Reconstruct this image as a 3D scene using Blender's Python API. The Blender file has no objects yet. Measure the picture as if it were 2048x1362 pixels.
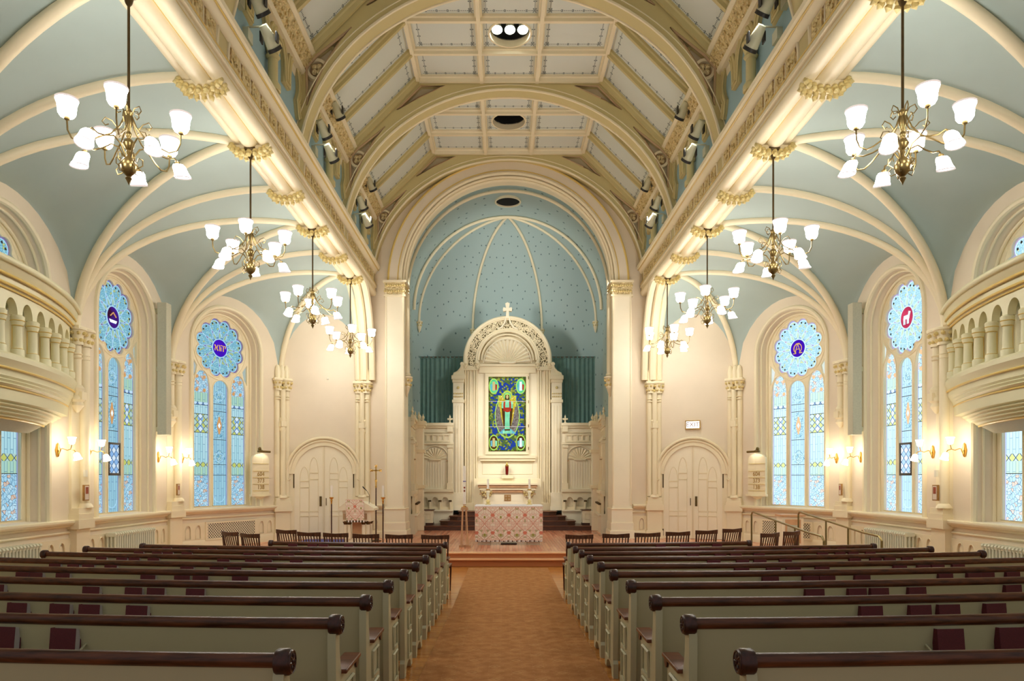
import bpy, math, random
from mathutils import Vector, Matrix
from mathutils.geometry import tessellate_polygon
random.seed(7)
PI = math.pi
sc = bpy.context.scene
COL = sc.collection

# ------------------------------------------------------------------ camera, world, exposure
CAMX, EYE = -0.12, 1.95
cam = bpy.data.cameras.new('camera'); camo = bpy.data.objects.new('camera', cam); COL.objects.link(camo)
cam.sensor_width = 36.0; cam.lens = 36.0 * 1400 / 2048
cam.shift_x = 16 / 2048; cam.shift_y = 275 / 2048
cam.clip_start = 0.05; cam.clip_end = 200
camo.location = (CAMX, 0, EYE); camo.rotation_euler = (PI / 2, 0, 0)
sc.camera = camo
w = bpy.data.worlds.new('world'); sc.world = w; w.use_nodes = True
w.node_tree.nodes['Background'].inputs[0].default_value = (1.0, 0.97, 0.92, 1)
w.node_tree.nodes['Background'].inputs[1].default_value = 0.22
sc.view_settings.view_transform = 'Standard'; sc.view_settings.look = 'None'
sc.view_settings.gamma = 1; sc.view_settings.use_curve_mapping = False
sc.view_settings.exposure = 0.5
sc.cycles.max_bounces = 7; sc.cycles.diffuse_bounces = 5; sc.cycles.glossy_bounces = 3
sc.cycles.use_denoising = True; sc.cycles.sample_clamp_indirect = 6
SHADE_L = 26.0      # chandelier glass
SCONCE_L = 22.0
SPOT_W = 620.0
CHANCEL_W = 300.0
GLASS_L = 0.72
GLASS_R = 1.05

# ------------------------------------------------------------------ materials
def lin(c):
    return tuple(((v / 255) / 12.92 if v / 255 <= 0.04045 else ((v / 255 + 0.055) / 1.055) ** 2.4) for v in c) + (1.0,)

class NT:
    def __init__(s, name):
        s.m = bpy.data.materials.new(name); s.m.use_nodes = True
        s.t = s.m.node_tree; s.n = s.t.nodes; s.b = s.n['Principled BSDF']; s.out = s.n['Material Output']
    def new(s, kind, **kw):
        n = s.n.new(kind)
        for k, v in kw.items(): setattr(n, k, v)
        return n
    def link(s, a, b): s.t.links.new(a, b)
    def inp(s, sock, v):
        if hasattr(v, 'is_output') or isinstance(v, bpy.types.NodeSocket): s.link(v, sock)
        else: sock.default_value = v
    def math(s, op, a, b=0.0, c=None):
        n = s.new('ShaderNodeMath', operation=op)
        s.inp(n.inputs[0], a); s.inp(n.inputs[1], b)
        if c is not None: s.inp(n.inputs[2], c)
        return n.outputs[0]
    def mix(s, f, a, b):
        n = s.new('ShaderNodeMix', data_type='RGBA')
        s.inp(n.inputs[0], f)
        s.inp(n.inputs[6], a); s.inp(n.inputs[7], b)
        return n.outputs[2]
    def coords(s, kind='Object', scale=(1, 1, 1), rot=(0, 0, 0)):
        tc = s.new('ShaderNodeTexCoord'); mp = s.new('ShaderNodeMapping')
        mp.inputs['Scale'].default_value = scale; mp.inputs['Rotation'].default_value = rot
        s.link(tc.outputs[kind], mp.inputs[0]); return mp.outputs[0]
    def noise(s, vec, scale, detail=3, rough=0.5):
        n = s.new('ShaderNodeTexNoise'); s.link(vec, n.inputs['Vector'])
        n.inputs['Scale'].default_value = scale; n.inputs['Detail'].default_value = detail
        n.inputs['Roughness'].default_value = rough
        return n.outputs['Fac']
    def voro(s, vec, scale, feature='F1', out='Distance', rnd=1.0):
        n = s.new('ShaderNodeTexVoronoi', feature=feature, voronoi_dimensions=getattr(s, 'dim', '3D')); s.link(vec, n.inputs['Vector'])
        n.inputs['Scale'].default_value = scale; n.inputs['Randomness'].default_value = rnd
        return n.outputs[out]
    def step(s, v, lo, hi):
        n = s.new('ShaderNodeMapRange'); s.inp(n.inputs[0], v)
        n.inputs[1].default_value = lo; n.inputs[2].default_value = hi
        return n.outputs[0]
    def sep(s, vec):
        n = s.new('ShaderNodeSeparateXYZ'); s.link(vec, n.inputs[0]); return n.outputs
    def bump(s, h, strength=0.3, dist=0.01):
        n = s.new('ShaderNodeBump'); s.link(h, n.inputs['Height'])
        n.inputs['Strength'].default_value = strength; n.inputs['Distance'].default_value = dist
        s.link(n.outputs[0], s.b.inputs['Normal'])
    def base(s, c, rough=0.5, metal=0.0, spec=None):
        s.inp(s.b.inputs['Base Color'], c); s.b.inputs['Roughness'].default_value = rough
        s.b.inputs['Metallic'].default_value = metal
        if spec is not None: s.b.inputs['Specular IOR Level'].default_value = spec
    def emit(s, c, strength):
        e = s.new('ShaderNodeEmission'); s.inp(e.inputs[0], c); s.inp(e.inputs[1], strength)
        s.link(e.outputs[0], s.out.inputs[0])

M = {}
def paint(name, rgb, rough=0.55, var=0.06, scale=1.5, bump=0.0, metal=0.0):
    t = NT(name); v = t.coords()
    f = t.step(t.noise(v, scale, 4), 0.3, 0.7)
    c = lin(rgb); d = tuple(x * (1 - var) for x in c[:3]) + (1,)
    t.base(t.mix(f, d, c), rough, metal)
    if bump: t.bump(t.noise(v, 40, 3), bump, 0.004)
    M[name] = t.m; return t.m

paint('wall_paint', (233, 219, 195)); paint('wall_trim', (242, 230, 197), 0.45)
paint('truss_paint', (208, 193, 138), 0.5); paint('vault_paint', (172, 189, 184), 0.6, 0.05)
paint('clerestory_paint', (150, 182, 192), 0.6); paint('stone_base', (224, 210, 180), 0.7)
paint('plaster_cream', (245, 236, 210), 0.45); paint('balcony_cream', (224, 219, 182), 0.45)
paint('pew_cream', (196, 192, 158), 0.4, 0.05, 3); paint('speaker_cloth', (196, 194, 172), 0.8, 0.1, 30)
paint('gilding', (232, 212, 146), 0.4, 0.2, 20, 0.3, 0.05); paint('brass', (134, 114, 70), 0.3, 0.3, 12, 0.0, 0.85)
paint('brass_bright', (214, 170, 84), 0.25, 0.15, 12, 0, 0.8); paint('black_void', (6, 6, 6), 0.9)
paint('brown_paint', (186, 156, 118), 0.6); paint('dark_iron', (38, 34, 30), 0.5)  # pinkish-brown paint for spandrel outlines, roundels, brackets and carved squares; iron fittings
paint('radiator_paint', (226, 228, 206), 0.4); paint('white_linen', (246, 246, 250), 0.8)
paint('candle_wax', (250, 248, 240), 0.4); paint('gold_line', (222, 192, 108), 0.4)
paint('number_gilt', (176, 140, 62), 0.5)
paint('blue_rug', (92, 92, 170), 0.9, 0.4, 20)
paint('page_edge', (205, 200, 200), 0.7); paint('cord_white', (225, 222, 205), 0.5)
paint('red_glass', (110, 18, 14), 0.15); paint('pink_line', (196, 160, 130), 0.6)
paint('bronze_dark', (92, 74, 44), 0.35, 0.3, 10, 0, 0.7); paint('mic_black', (20, 20, 22), 0.5)
paint('pale_wood', (214, 170, 128), 0.45, 0.2, 6); paint('picture_mat', (222, 206, 190), 0.6)
paint('picture_red', (170, 80, 50), 0.6, 0.5, 40); paint('frame_gilt', (176, 132, 72), 0.4, 0.3, 20, 0, 0.3)
paint('rail_metal', (150, 136, 92), 0.3, 0.1, 5, 0, 0.8); paint('fixture_cream', (206, 204, 172), 0.4)

def wood(name, a, b, scale=(1, 1, 1), rough=0.35, grain=14):
    t = NT(name); v = t.coords('Object', scale)
    n = t.noise(v, grain, 5, 0.6)
    t.base(t.mix(t.step(n, 0.35, 0.7), lin(a), lin(b)), rough); t.bump(n, 0.12, 0.003)
    M[name] = t.m
wood('rail_wood', (58, 29, 17), (116, 64, 36), (0.25, 3, 3), 0.3)
wood('finial_wood', (42, 20, 18), (78, 38, 30), (2, 2, 2), 0.28)
wood('seat_wood', (84, 42, 24), (128, 74, 46), (0.3, 3, 3), 0.3)
wood('chair_wood', (66, 32, 18), (112, 64, 38), (3, 3, 0.6), 0.35)
wood('riser_wood', (60, 36, 26), (92, 58, 42), (0.3, 3, 3), 0.35)
wood('book_cover', (76, 12, 28), (108, 24, 42), (4, 4, 4), 0.55, 60)

def planks(name, ax, wdt, a, b, c, rough):
    t = NT(name); v = t.coords(); x, y, z = t.sep(v)
    across, along = (x, y) if ax == 'y' else (y, x)
    k = t.math('DIVIDE', across, wdt); row = t.math('FLOOR', k)
    cb = t.new('ShaderNodeCombineXYZ'); t.link(row, cb.inputs[0]); 
    t.link(t.math('FLOOR', t.math('ADD', t.math('MULTIPLY', along, 0.7), t.math('MULTIPLY', row, 0.37))), cb.inputs[1])
    wn = t.new('ShaderNodeTexWhiteNoise'); t.link(cb.outputs[0], wn.inputs[0])
    cm = t.new('ShaderNodeCombineXYZ'); t.link(t.math('MULTIPLY', across, 18.0), cm.inputs[0]); t.link(t.math('MULTIPLY', along, 1.4), cm.inputs[1]); t.link(t.math('MULTIPLY', row, 3.1), cm.inputs[2])
    gr = t.noise(cm.outputs[0], 2.0, 4)
    f = t.math('ADD', t.math('MULTIPLY', wn.outputs[0], 0.55), t.math('MULTIPLY', gr, 0.5))
    col = t.mix(f, lin(a), lin(b))
    g = t.math('FRACT', k); gap = t.math('ADD', t.math('LESS_THAN', g, 0.04), 0.0)
    t.base(t.mix(gap, col, lin(c)), rough); M[name] = t.m
planks('aisle_boards', 'x', 0.07, (172, 104, 40), (214, 148, 74), (110, 60, 24), 0.22)
planks('platform_boards', 'y', 0.075, (192, 106, 74), (238, 172, 134), (120, 58, 36), 0.2)
planks('step_boards', 'x', 0.12, (226, 160, 110), (246, 200, 152), (190, 120, 74), 0.3)

def carpet():
    t = NT('carpet_weave'); v = t.coords(); x, y, z = t.sep(v)
    n = t.noise(v, 160, 2)
    # rows of small diamonds and rosettes
    def lozenge(px, py, ox, oy, sx, sy, r0, r1):
        a = t.math('ABSOLUTE', t.math('SUBTRACT', t.math('FRACT', t.math('ADD', t.math('DIVIDE', x, px), ox)), 0.5))
        b = t.math('ABSOLUTE', t.math('SUBTRACT', t.math('FRACT', t.math('ADD', t.math('DIVIDE', y, py), oy)), 0.5))
        d = t.math('ADD', t.math('MULTIPLY', a, sx), t.math('MULTIPLY', b, sy))
        return t.math('MULTIPLY', t.math('GREATER_THAN', d, r0), t.math('LESS_THAN', d, r1))
    L = [lozenge(0.42, 0.5, 0, 0, 2, 2.4, 0.22, 0.30), lozenge(0.42, 0.5, 0, 0, 2, 2.4, 0.0, 0.1),
         lozenge(0.42, 0.5, .5, .5, 2, 2.4, 0.16, 0.24), lozenge(0.105, 0.125, 0, 0, 2, 2, 0.0, 0.16),
         lozenge(0.21, 0.25, .25, .25, 2, 2, 0.32, 0.38)]
    f = L[0]
    for q in L[1:]: f = t.math('MAXIMUM', f, q)
    pile = t.step(t.noise(v, 9, 4), 0.35, 0.65)
    basec = t.mix(pile, lin((170, 114, 58)), lin((194, 138, 78)))
    basec = t.mix(t.math('MULTIPLY', n, 0.5), basec, lin((150, 84, 36)))
    t.base(t.mix(t.math('MULTIPLY', f, 0.36), basec, lin((214, 172, 112))), 0.95); t.bump(n, 0.5, 0.006)
    M['carpet_weave'] = t.m
carpet()

def coffer(name, rgb, ink):
    """painted panel: a vine of dots runs round it, inset from its edges (UV = metres from centre, colour attribute = half sizes)"""
    t = NT(name)
    uv = t.new('ShaderNodeUVMap', uv_map='UVMap').outputs[0]; hs = t.new('ShaderNodeUVMap', uv_map='half').outputs[0]
    u, v, _ = t.sep(uv); hu, hv, _ = t.sep(hs)
    du = t.math('SUBTRACT', hu, t.math('ABSOLUTE', u)); dv = t.math('SUBTRACT', hv, t.math('ABSOLUTE', v))
    d = t.math('MINIMUM', du, dv); e = t.math('ABSOLUTE', t.math('SUBTRACT', d, 0.15))
    isv = t.math('LESS_THAN', du, dv)
    al = t.math('ADD', t.math('MULTIPLY', isv, v), t.math('MULTIPLY', t.math('SUBTRACT', 1.0, isv), u))
    dots = t.math('LESS_THAN', t.math('ADD', t.math('POWER', t.math('DIVIDE', e, 0.012), 2.0), t.math('POWER', t.math('DIVIDE', t.math('SUBTRACT', t.math('FRACT', t.math('DIVIDE', al, 0.036)), 0.5), 0.36), 2.0)), 1.0)
    big = t.math('LESS_THAN', t.math('ADD', t.math('POWER', t.math('DIVIDE', t.math('ABSOLUTE', t.math('SUBTRACT', e, 0.022)), 0.015), 2.0), t.math('POWER', t.math('DIVIDE', t.math('SUBTRACT', t.math('FRACT', t.math('DIVIDE', al, 0.21)), 0.5), 0.1), 2.0)), 1.0)
    cu = t.math('SUBTRACT', du, 0.15); cv = t.math('SUBTRACT', dv, 0.15)
    rad = t.math('SQRT', t.math('ADD', t.math('POWER', cu, 2.0), t.math('POWER', cv, 2.0)))
    ang = t.math('ARCTAN2', cv, cu)
    pet = t.math('LESS_THAN', rad, t.math('ADD', 0.04, t.math('MULTIPLY', 0.03, t.math('COSINE', t.math('MULTIPLY', ang, 6.0)))))
    f = t.math('MAXIMUM', t.math('MAXIMUM', dots, big), pet)
    t.base(t.mix(t.math('MULTIPLY', f, 0.85), lin(rgb), lin(ink)), 0.6); M[name] = t.m
coffer('ceiling_panel', (214, 220, 212), (96, 110, 112))

def stars():
    t = NT('apse_paint'); t.dim = '2D'; uv = t.coords('UV')
    d = t.voro(uv, 1.9, rnd=0.75)
    f = t.math('LESS_THAN', d, 0.07)
    t.base(t.mix(f, lin((168, 190, 190)), lin((92, 116, 122))), 0.55); M['apse_paint'] = t.m
stars()

def carved(name, a, b, scale):
    t = NT(name); v = t.coords(); n = t.noise(v, scale * .3, 2)
    d = t.voro(v, scale, 'SMOOTH_F1')
    t.base(t.mix(t.step(d, 0.15, 0.6), lin(b), lin(a)), 0.42, 0.15); t.bump(t.math('SUBTRACT', 1.0, d), 1.0, 0.05); M[name] = t.m
carved('carved_gilt', (222, 198, 138), (248, 230, 178), 26)
carved('carved_cream', (222, 200, 150), (246, 232, 186), 30)

def lattice():
    t = NT('pierced_scroll'); t.dim = '2D'; uv = t.coords('UV')
    d = t.voro(uv, 6.5, 'DISTANCE_TO_EDGE'); d2 = t.voro(uv, 6.5, 'F1')
    ring = t.math('LESS_THAN', t.math('ABSOLUTE', t.math('SUBTRACT', d2, 0.22)), 0.09)
    f = t.math('MAXIMUM', t.math('LESS_THAN', d, 0.075), ring)
    t.base(t.mix(f, lin((104, 92, 54)), lin((248, 236, 202))), 0.5); t.bump(f, 0.8, 0.03); M['pierced_scroll'] = t.m
lattice()

def grille():
    t = NT('vent_mesh'); v = t.coords('UV', (20, 20, 20), (0, 0, PI / 4)); x, y, z = t.sep(v)
    a = t.math('ABSOLUTE', t.math('SUBTRACT', t.math('FRACT', x), 0.5)); b = t.math('ABSOLUTE', t.math('SUBTRACT', t.math('FRACT', y), 0.5))
    f = t.math('LESS_THAN', t.math('MAXIMUM', a, b), 0.33)
    t.base(t.mix(f, lin((236, 226, 196)), lin((74, 74, 66))), 0.6); M['vent_mesh'] = t.m
grille()

def brocade(name, s):
    t = NT(name); t.dim = '2D'; uv = t.coords('UV', (s, s, s)); x, y, z = t.sep(uv)
    px, py = 0.40, 0.44
    fx = t.math('PINGPONG', x, px / 2); yo = y
    wave = t.math('ABSOLUTE', t.math('SUBTRACT', fx, t.math('ADD', px / 4, t.math('MULTIPLY', px / 4.6, t.math('COSINE', t.math('MULTIPLY', yo, 2 * PI / py))))))
    vine = t.math('LESS_THAN', wave, 0.008)
    c = t.new('ShaderNodeCombineXYZ'); t.link(fx, c.inputs[0]); t.link(y, c.inputs[1])
    d = t.voro(c.outputs[0], 16.0, 'DISTANCE_TO_EDGE'); n = t.voro(c.outputs[0], 16.0, 'F1', 'Color')
    edge = t.math('LESS_THAN', d, 0.07)
    sp = t.sep(n)[0]
    col = t.mix(t.math('GREATER_THAN', sp, 0.52), lin((244, 234, 218)), lin((238, 214, 196)))
    col = t.mix(t.math('GREATER_THAN', sp, 0.88), col, lin((190, 184, 140)))
    col = t.mix(t.math('MULTIPLY', edge, 0.5), col, lin((190, 140, 124)))
    col = t.mix(vine, col, lin((208, 134, 112)))
    # red hearts between the vines
    fy = t.math('SUBTRACT', t.math('FRACT', t.math('DIVIDE', t.math('ADD', y, 0.0), py)), 0.5)
    h = t.math('ADD', t.math('POWER', t.math('DIVIDE', fx, 0.05), 2.0), t.math('POWER', t.math('DIVIDE', fy, 0.09), 2.0))
    col = t.mix(t.math('LESS_THAN', h, 1.0), col, lin((218, 132, 108)))
    h2 = t.math('ADD', t.math('POWER', t.math('DIVIDE', t.math('SUBTRACT', px / 2, fx), 0.022), 2.0), t.math('POWER', t.math('DIVIDE', t.math('ADD', fy, 0.12), 0.08), 2.0))
    col = t.mix(t.math('LESS_THAN', h2, 1.0), col, lin((160, 158, 70)))
    t.base(col, 0.85); M[name] = t.m
brocade('brocade_cloth', 1.0); brocade('brocade_small', 1.3)

def curtain_mat():
    t = NT('curtain_cloth'); v = t.coords(); t.base(t.mix(t.noise(v, 6, 3), lin((92, 130, 126)), lin((118, 152, 148))), 0.85); M['curtain_cloth'] = t.m
curtain_mat()

def emitter(name, rgb, s):
    t = NT(name); t.emit(lin(rgb), s); M[name] = t.m
emitter('shade_glow', (255, 249, 240), SHADE_L); emitter('sconce_glow', (255, 240, 214), SCONCE_L)
emitter('shade_rim', (255, 236, 226), 0.62)
emitter('spot_glow', (246, 252, 255), 7.0); emitter('exit_glow', (250, 252, 255), 1.2)
emitter('recess_glow', (245, 252, 255), 20.0)

def glass(name, kind, cols, L, lead=(60, 90, 130)):
    t = NT(name); t.dim = '2D'; uv = t.coords('UV')
    c = [lin(q) for q in cols]
    if kind == 'scroll':
        n = t.new('ShaderNodeTexNoise'); t.link(uv, n.inputs['Vector']); n.inputs['Scale'].default_value = 6.0
        mx = t.new('ShaderNodeVectorMath', operation='MULTIPLY_ADD'); t.link(n.outputs['Color'], mx.inputs[0]); mx.inputs[1].default_value = (.12, .12, 0); t.link(uv, mx.inputs[2])
        v = mx.outputs[0]; d = t.voro(v, 17.0, 'DISTANCE_TO_EDGE'); q = t.sep(t.voro(v, 17.0, 'F1', 'Color'))[0]; f1 = t.voro(v, 17.0)
        col = t.mix(t.math('GREATER_THAN', q, 0.45), c[0], c[1]); col = t.mix(t.math('GREATER_THAN', q, 0.84), col, c[2])
        ring = t.math('LESS_THAN', t.math('ABSOLUTE', t.math('SUBTRACT', f1, 0.28)), 0.05)
        col = t.mix(ring, col, lin((190, 226, 246)))
        col = t.mix(t.math('LESS_THAN', d, 0.045), col, lin(lead))
    elif kind == 'bars':
        br = t.new('ShaderNodeTexBrick'); t.link(t.coords('UV', (1, 1, 1), (0, 0, PI / 2)), br.inputs['Vector'])
        br.inputs['Color1'].default_value = c[0]; br.inputs['Color2'].default_value = c[1]; br.inputs['Mortar'].default_value = lin(lead)
        br.inputs['Scale'].default_value = 1.0; br.inputs['Mortar Size'].default_value = 0.005; br.inputs['Brick Width'].default_value = 0.36
        br.inputs['Row Height'].default_value = 0.068; br.inputs['Bias'].default_value = 0.0
        col = br.outputs['Color']
    elif kind == 'lozenge':
        x, y, _ = t.sep(t.coords('UV', (9, 9, 9), (0, 0, PI / 4)))
        ch = t.math('MODULO', t.math('ABSOLUTE', t.math('ADD', t.math('FLOOR', x), t.math('FLOOR', y))), 2.0)
        a = t.math('ABSOLUTE', t.math('SUBTRACT', t.math('FRACT', x), 0.5)); b = t.math('ABSOLUTE', t.math('SUBTRACT', t.math('FRACT', y), 0.5))
        col = t.mix(ch, c[0], c[1]); col = t.mix(t.math('GREATER_THAN', t.math('MAXIMUM', a, b), 0.44), col, lin(lead))
    elif kind == 'petal':
        d = t.voro(uv, 22.0, 'DISTANCE_TO_EDGE'); q = t.sep(t.voro(uv, 22.0, 'F1', 'Color'))[0]
        col = t.mix(t.math('GREATER_THAN', q, 0.5), c[0], c[1]); col = t.mix(t.math('GREATER_THAN', q, 0.86), col, c[2])
        col = t.mix(t.math('LESS_THAN', d, 0.07), col, lin(lead))
    elif kind == 'mosaic':
        d = t.voro(uv, 16.0, 'DISTANCE_TO_EDGE'); q = t.sep(t.voro(uv, 16.0, 'F1', 'Color'))[0]
        col = t.mix(t.math('GREATER_THAN', q, 0.4), c[0], c[1]); col = t.mix(t.math('GREATER_THAN', q, 0.72), col, c[2])
        col = t.mix(t.math('LESS_THAN', d, 0.05), col, lin(lead))
    else:
        n = t.noise(uv, 5, 3); col = t.mix(t.step(n, 0.3, 0.7), c[0], c[-1])
    t.emit(col, L); M[name] = t.m
for sfx, L, wsh in (('a', GLASS_L, 0.14), ('b', GLASS_R, 0.35)):
    def W(c): return tuple(int(v + (255 - v) * wsh) for v in c)
    glass('glass_scroll_' + sfx, 'scroll', [W((134, 190, 218)), W((172, 214, 230)), W((206, 160, 120))], L)
    glass('glass_teal_' + sfx, 'scroll', [W((90, 160, 188)), W((130, 190, 212)), W((140, 190, 190))], L)
    glass('glass_bars_' + sfx, 'bars', [W((172, 216, 226)), W((150, 204, 216))], L, W((80, 130, 160)))
    glass('glass_midbars_' + sfx, 'bars', [W((126, 184, 206)), W((142, 198, 216))], L, W((80, 120, 160)))
    glass('glass_greenbars_' + sfx, 'bars', [W((160, 206, 170)), W((150, 200, 190))], L, W((80, 130, 150)))
    glass('glass_green_' + sfx, 'lozenge', [W((180, 192, 84)), W((164, 200, 190))], L)
    glass('glass_check_' + sfx, 'lozenge', [W((120, 170, 225)), W((206, 228, 244))], L)
    glass('glass_blueband_' + sfx, 'lozenge', [W((70, 120, 190)), W((180, 216, 240))], L)
    glass('glass_border_' + sfx, 'plain', [W((140, 150, 200)), W((120, 140, 190))], L)
    glass('glass_petal_' + sfx, 'petal', [W((112, 184, 208)), W((140, 205, 215)), W((170, 190, 110))], L, W((60, 110, 150)))
    glass('glass_ring_' + sfx, 'plain', [W((44, 90, 140)), W((60, 120, 160))], L)
    glass('glass_tip_' + sfx, 'plain', [W((120, 80, 110)), W((90, 90, 170))], L)
    glass('glass_lead_' + sfx, 'plain', [W((150, 205, 240)), W((160, 210, 240))], L)
    glass('glass_amber_' + sfx, 'plain', [W((206, 150, 80)), W((196, 130, 70))], L)
    glass('glass_side_' + sfx, 'plain', [W((168, 178, 176)), W((150, 170, 150))], L)
    glass('glass_drop_' + sfx, 'plain', [W((150, 180, 120)), W((130, 176, 150))], L)
glass('glass_indigo', 'plain', [(64, 20, 170), (50, 16, 150)], 1.0)
glass('glass_crimson', 'plain', [(190, 60, 90), (150, 40, 70)], 1.0)
glass('glass_night', 'plain', [(50, 16, 40), (60, 30, 140)], 1.0)
glass('glass_white', 'plain', [(230, 240, 245), (200, 225, 235)], 1.0)
glass('glass_gold', 'plain', [(200, 150, 60), (210, 170, 90)], 1.0)
glass('icon_mosaic', 'mosaic', [(34, 62, 160), (86, 110, 60), (150, 160, 70)], 0.85, (60, 80, 40))
glass('icon_border', 'mosaic', [(70, 90, 40), (96, 74, 40), (110, 130, 50)], 0.8, (40, 50, 20))
glass('icon_gold', 'petal', [(206, 190, 60), (190, 160, 50), (220, 210, 120)], 0.95, (140, 120, 40))
glass('icon_grey', 'petal', [(130, 118, 116), (150, 140, 132), (110, 96, 90)], 0.8, (90, 90, 70))
glass('icon_mint', 'plain', [(150, 226, 180), (110, 190, 150)], 0.9)
glass('icon_red', 'plain', [(190, 62, 40), (150, 50, 36)], 0.9)
glass('icon_lime', 'plain', [(170, 214, 96), (150, 200, 80)], 0.95)
glass('icon_flesh', 'plain', [(206, 190, 130), (200, 176, 120)], 0.85)
glass('icon_blue', 'plain', [(90, 170, 190), (120, 190, 200)], 0.85)
glass('icon_halo', 'plain', [(70, 180, 120), (120, 210, 150)], 0.9)
glass('icon_hair', 'plain', [(96, 66, 34), (80, 56, 30)], 0.7)

# ------------------------------------------------------------------ mesh builder
class MB:
    def __init__(s, mat=None):
        s.v = []; s.f = []; s.fm = []; s.uv = []; s.uv2 = None; s.M = Matrix.Identity(4); s.mats = []; s.cur = 0
        if mat: s.use(mat)
    def use(s, name):
        if name not in s.mats: s.mats.append(name)
        s.cur = s.mats.index(name); return s
    def add(s, vs, fs, uvs=None):
        b = len(s.v); flip = s.M.determinant() < 0
        for i, p in enumerate(vs):
            s.v.append(s.M @ Vector(p)); s.uv.append(uvs[i] if uvs else (p[0], p[2] if abs(p[2]) > 1e-9 else p[1]))
        for f in fs:
            s.f.append([b + i for i in (reversed(f) if flip else f)]); s.fm.append(s.cur)
    def box(s, x0, x1, y0, y1, z0, z1):
        vs = [(x0, y0, z0), (x1, y0, z0), (x1, y1, z0), (x0, y1, z0), (x0, y0, z1), (x1, y0, z1), (x1, y1, z1), (x0, y1, z1)]
        s.add(vs, [(3, 2, 1, 0), (4, 5, 6, 7), (0, 1, 5, 4), (1, 2, 6, 5), (2, 3, 7, 6), (3, 0, 4, 7)]); return s
    def cyl(s, p0, p1, r0, r1=None, n=12, caps=True):
        r1 = r0 if r1 is None else r1; p0, p1 = Vector(p0), Vector(p1); d = (p1 - p0).normalized()
        a = d.orthogonal().normalized(); b = d.cross(a)
        vs = [p0 + (a * math.cos(2 * PI * i / n) + b * math.sin(2 * PI * i / n)) * r0 for i in range(n)]
        vs += [p1 + (a * math.cos(2 * PI * i / n) + b * math.sin(2 * PI * i / n)) * r1 for i in range(n)]
        fs = [(i, (i + 1) % n, n + (i + 1) % n, n + i) for i in range(n)]
        if caps: fs += [tuple(reversed(range(n))), tuple(range(n, 2 * n))]
        s.add(vs, fs); return s
    def lathe(s, prof, c=(0, 0, 0), n=16, ax=(0, 0, 1), caps=True, a0=0, a1=2 * PI, sx=1.0):
        ax = Vector(ax).normalized(); a = Vector((1, 0, 0)) if abs(ax.z) > .9 else ax.orthogonal().normalized(); b = ax.cross(a); c = Vector(c)
        full = abs(a1 - a0 - 2 * PI) < 1e-6; m = n if full else n + 1
        vs = []
        for r, h in prof:
            for i in range(m):
                t = a0 + (a1 - a0) * i / n
                vs.append(c + ax * h + (a * math.cos(t) * sx + b * math.sin(t)) * r)
        fs = []
        for j in range(len(prof) - 1):
            for i in range(n if not full else m):
                k = (i + 1) % m
                if not full and i + 1 >= m: continue
                fs.append((j * m + i, j * m + k, (j + 1) * m + k, (j + 1) * m + i))
        if caps and full:
            if prof[0][0] > 1e-5: fs.append(tuple(reversed(range(m))))
            if prof[-1][0] > 1e-5: fs.append(tuple(range((len(prof) - 1) * m, len(prof) * m)))
        s.add(vs, fs); return s
    def ball(s, c, r, n=10, sz=1.0):
        k = max(4, n // 2)
        return s.lathe([(max(1e-4, r * math.sin(PI * i / k)), -r * sz * math.cos(PI * i / k)) for i in range(k + 1)], c, n, caps=False)
    def tube(s, pts, r, n=8, closed=False, caps=True):
        pts = [Vector(p) for p in pts]; N = len(pts)
        rs = r if isinstance(r, (list, tuple)) else [r] * N
        vs = []; prev = None
        for i, p in enumerate(pts):
            if closed: d = pts[(i + 1) % N] - pts[i - 1]
            else: d = pts[min(i + 1, N - 1)] - pts[max(i - 1, 0)]
            if d.length < 1e-9: d = Vector((0, 0, 1))
            d.normalize()
            if prev is None: a = d.orthogonal().normalized()
            else:
                a = prev - d * prev.dot(d)
                a = a.normalized() if a.length > 1e-6 else d.orthogonal().normalized()
            prev = a; b = d.cross(a)
            for k in range(n):
                t = 2 * PI * k / n; vs.append(p + (a * math.cos(t) + b * math.sin(t)) * rs[i])
        fs = []
        for i in range(N if closed else N - 1):
            j = (i + 1) % N
            for k in range(n): fs.append((i * n + k, i * n + (k + 1) % n, j * n + (k + 1) % n, j * n + k))
        if caps and not closed: fs += [tuple(reversed(range(n))), tuple(range((N - 1) * n, N * n))]
        s.add(vs, fs); return s
    def sweep(s, path, prof, up=(0, 0, 1), side=None, closed=False, caps=True):
        """prof in (a,b): a along side vector (perp. to the path in plane of up), b along up. side given -> fixed side vector as 'b'"""
        path = [Vector(p) for p in path]; N = len(path); P = len(prof); vs = []; uvs = []; L = 0
        for i, p in enumerate(path):
            if closed: d = path[(i + 1) % N] - path[i - 1]
            else: d = path[min(i + 1, N - 1)] - path[max(i - 1, 0)]
            d.normalize(); u = Vector(up) if side is None else Vector(side)
            a = d.cross(u).normalized(); b = u
            # mitre
            if 0 < i < N - 1 or closed:
                e = (path[(i + 1) % N] - p).normalized(); k = 1 / max(0.35, abs(e.dot(d)))
            else: k = 1
            if i: L += (p - path[i - 1]).length
            for (x, y) in prof: vs.append(p + a * x * k + b * y); uvs.append((L, x + y))
        fs = []
        for i in range(N if closed else N - 1):
            j = (i + 1) % N
            for k in range(P): fs.append((i * P + k, i * P + (k + 1) % P, j * P + (k + 1) % P, j * P + k))
        if caps and not closed: fs += [tuple(reversed(range(P))), tuple(range((N - 1) * P, N * P))]
        s.add(vs, fs, uvs); return s
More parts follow.
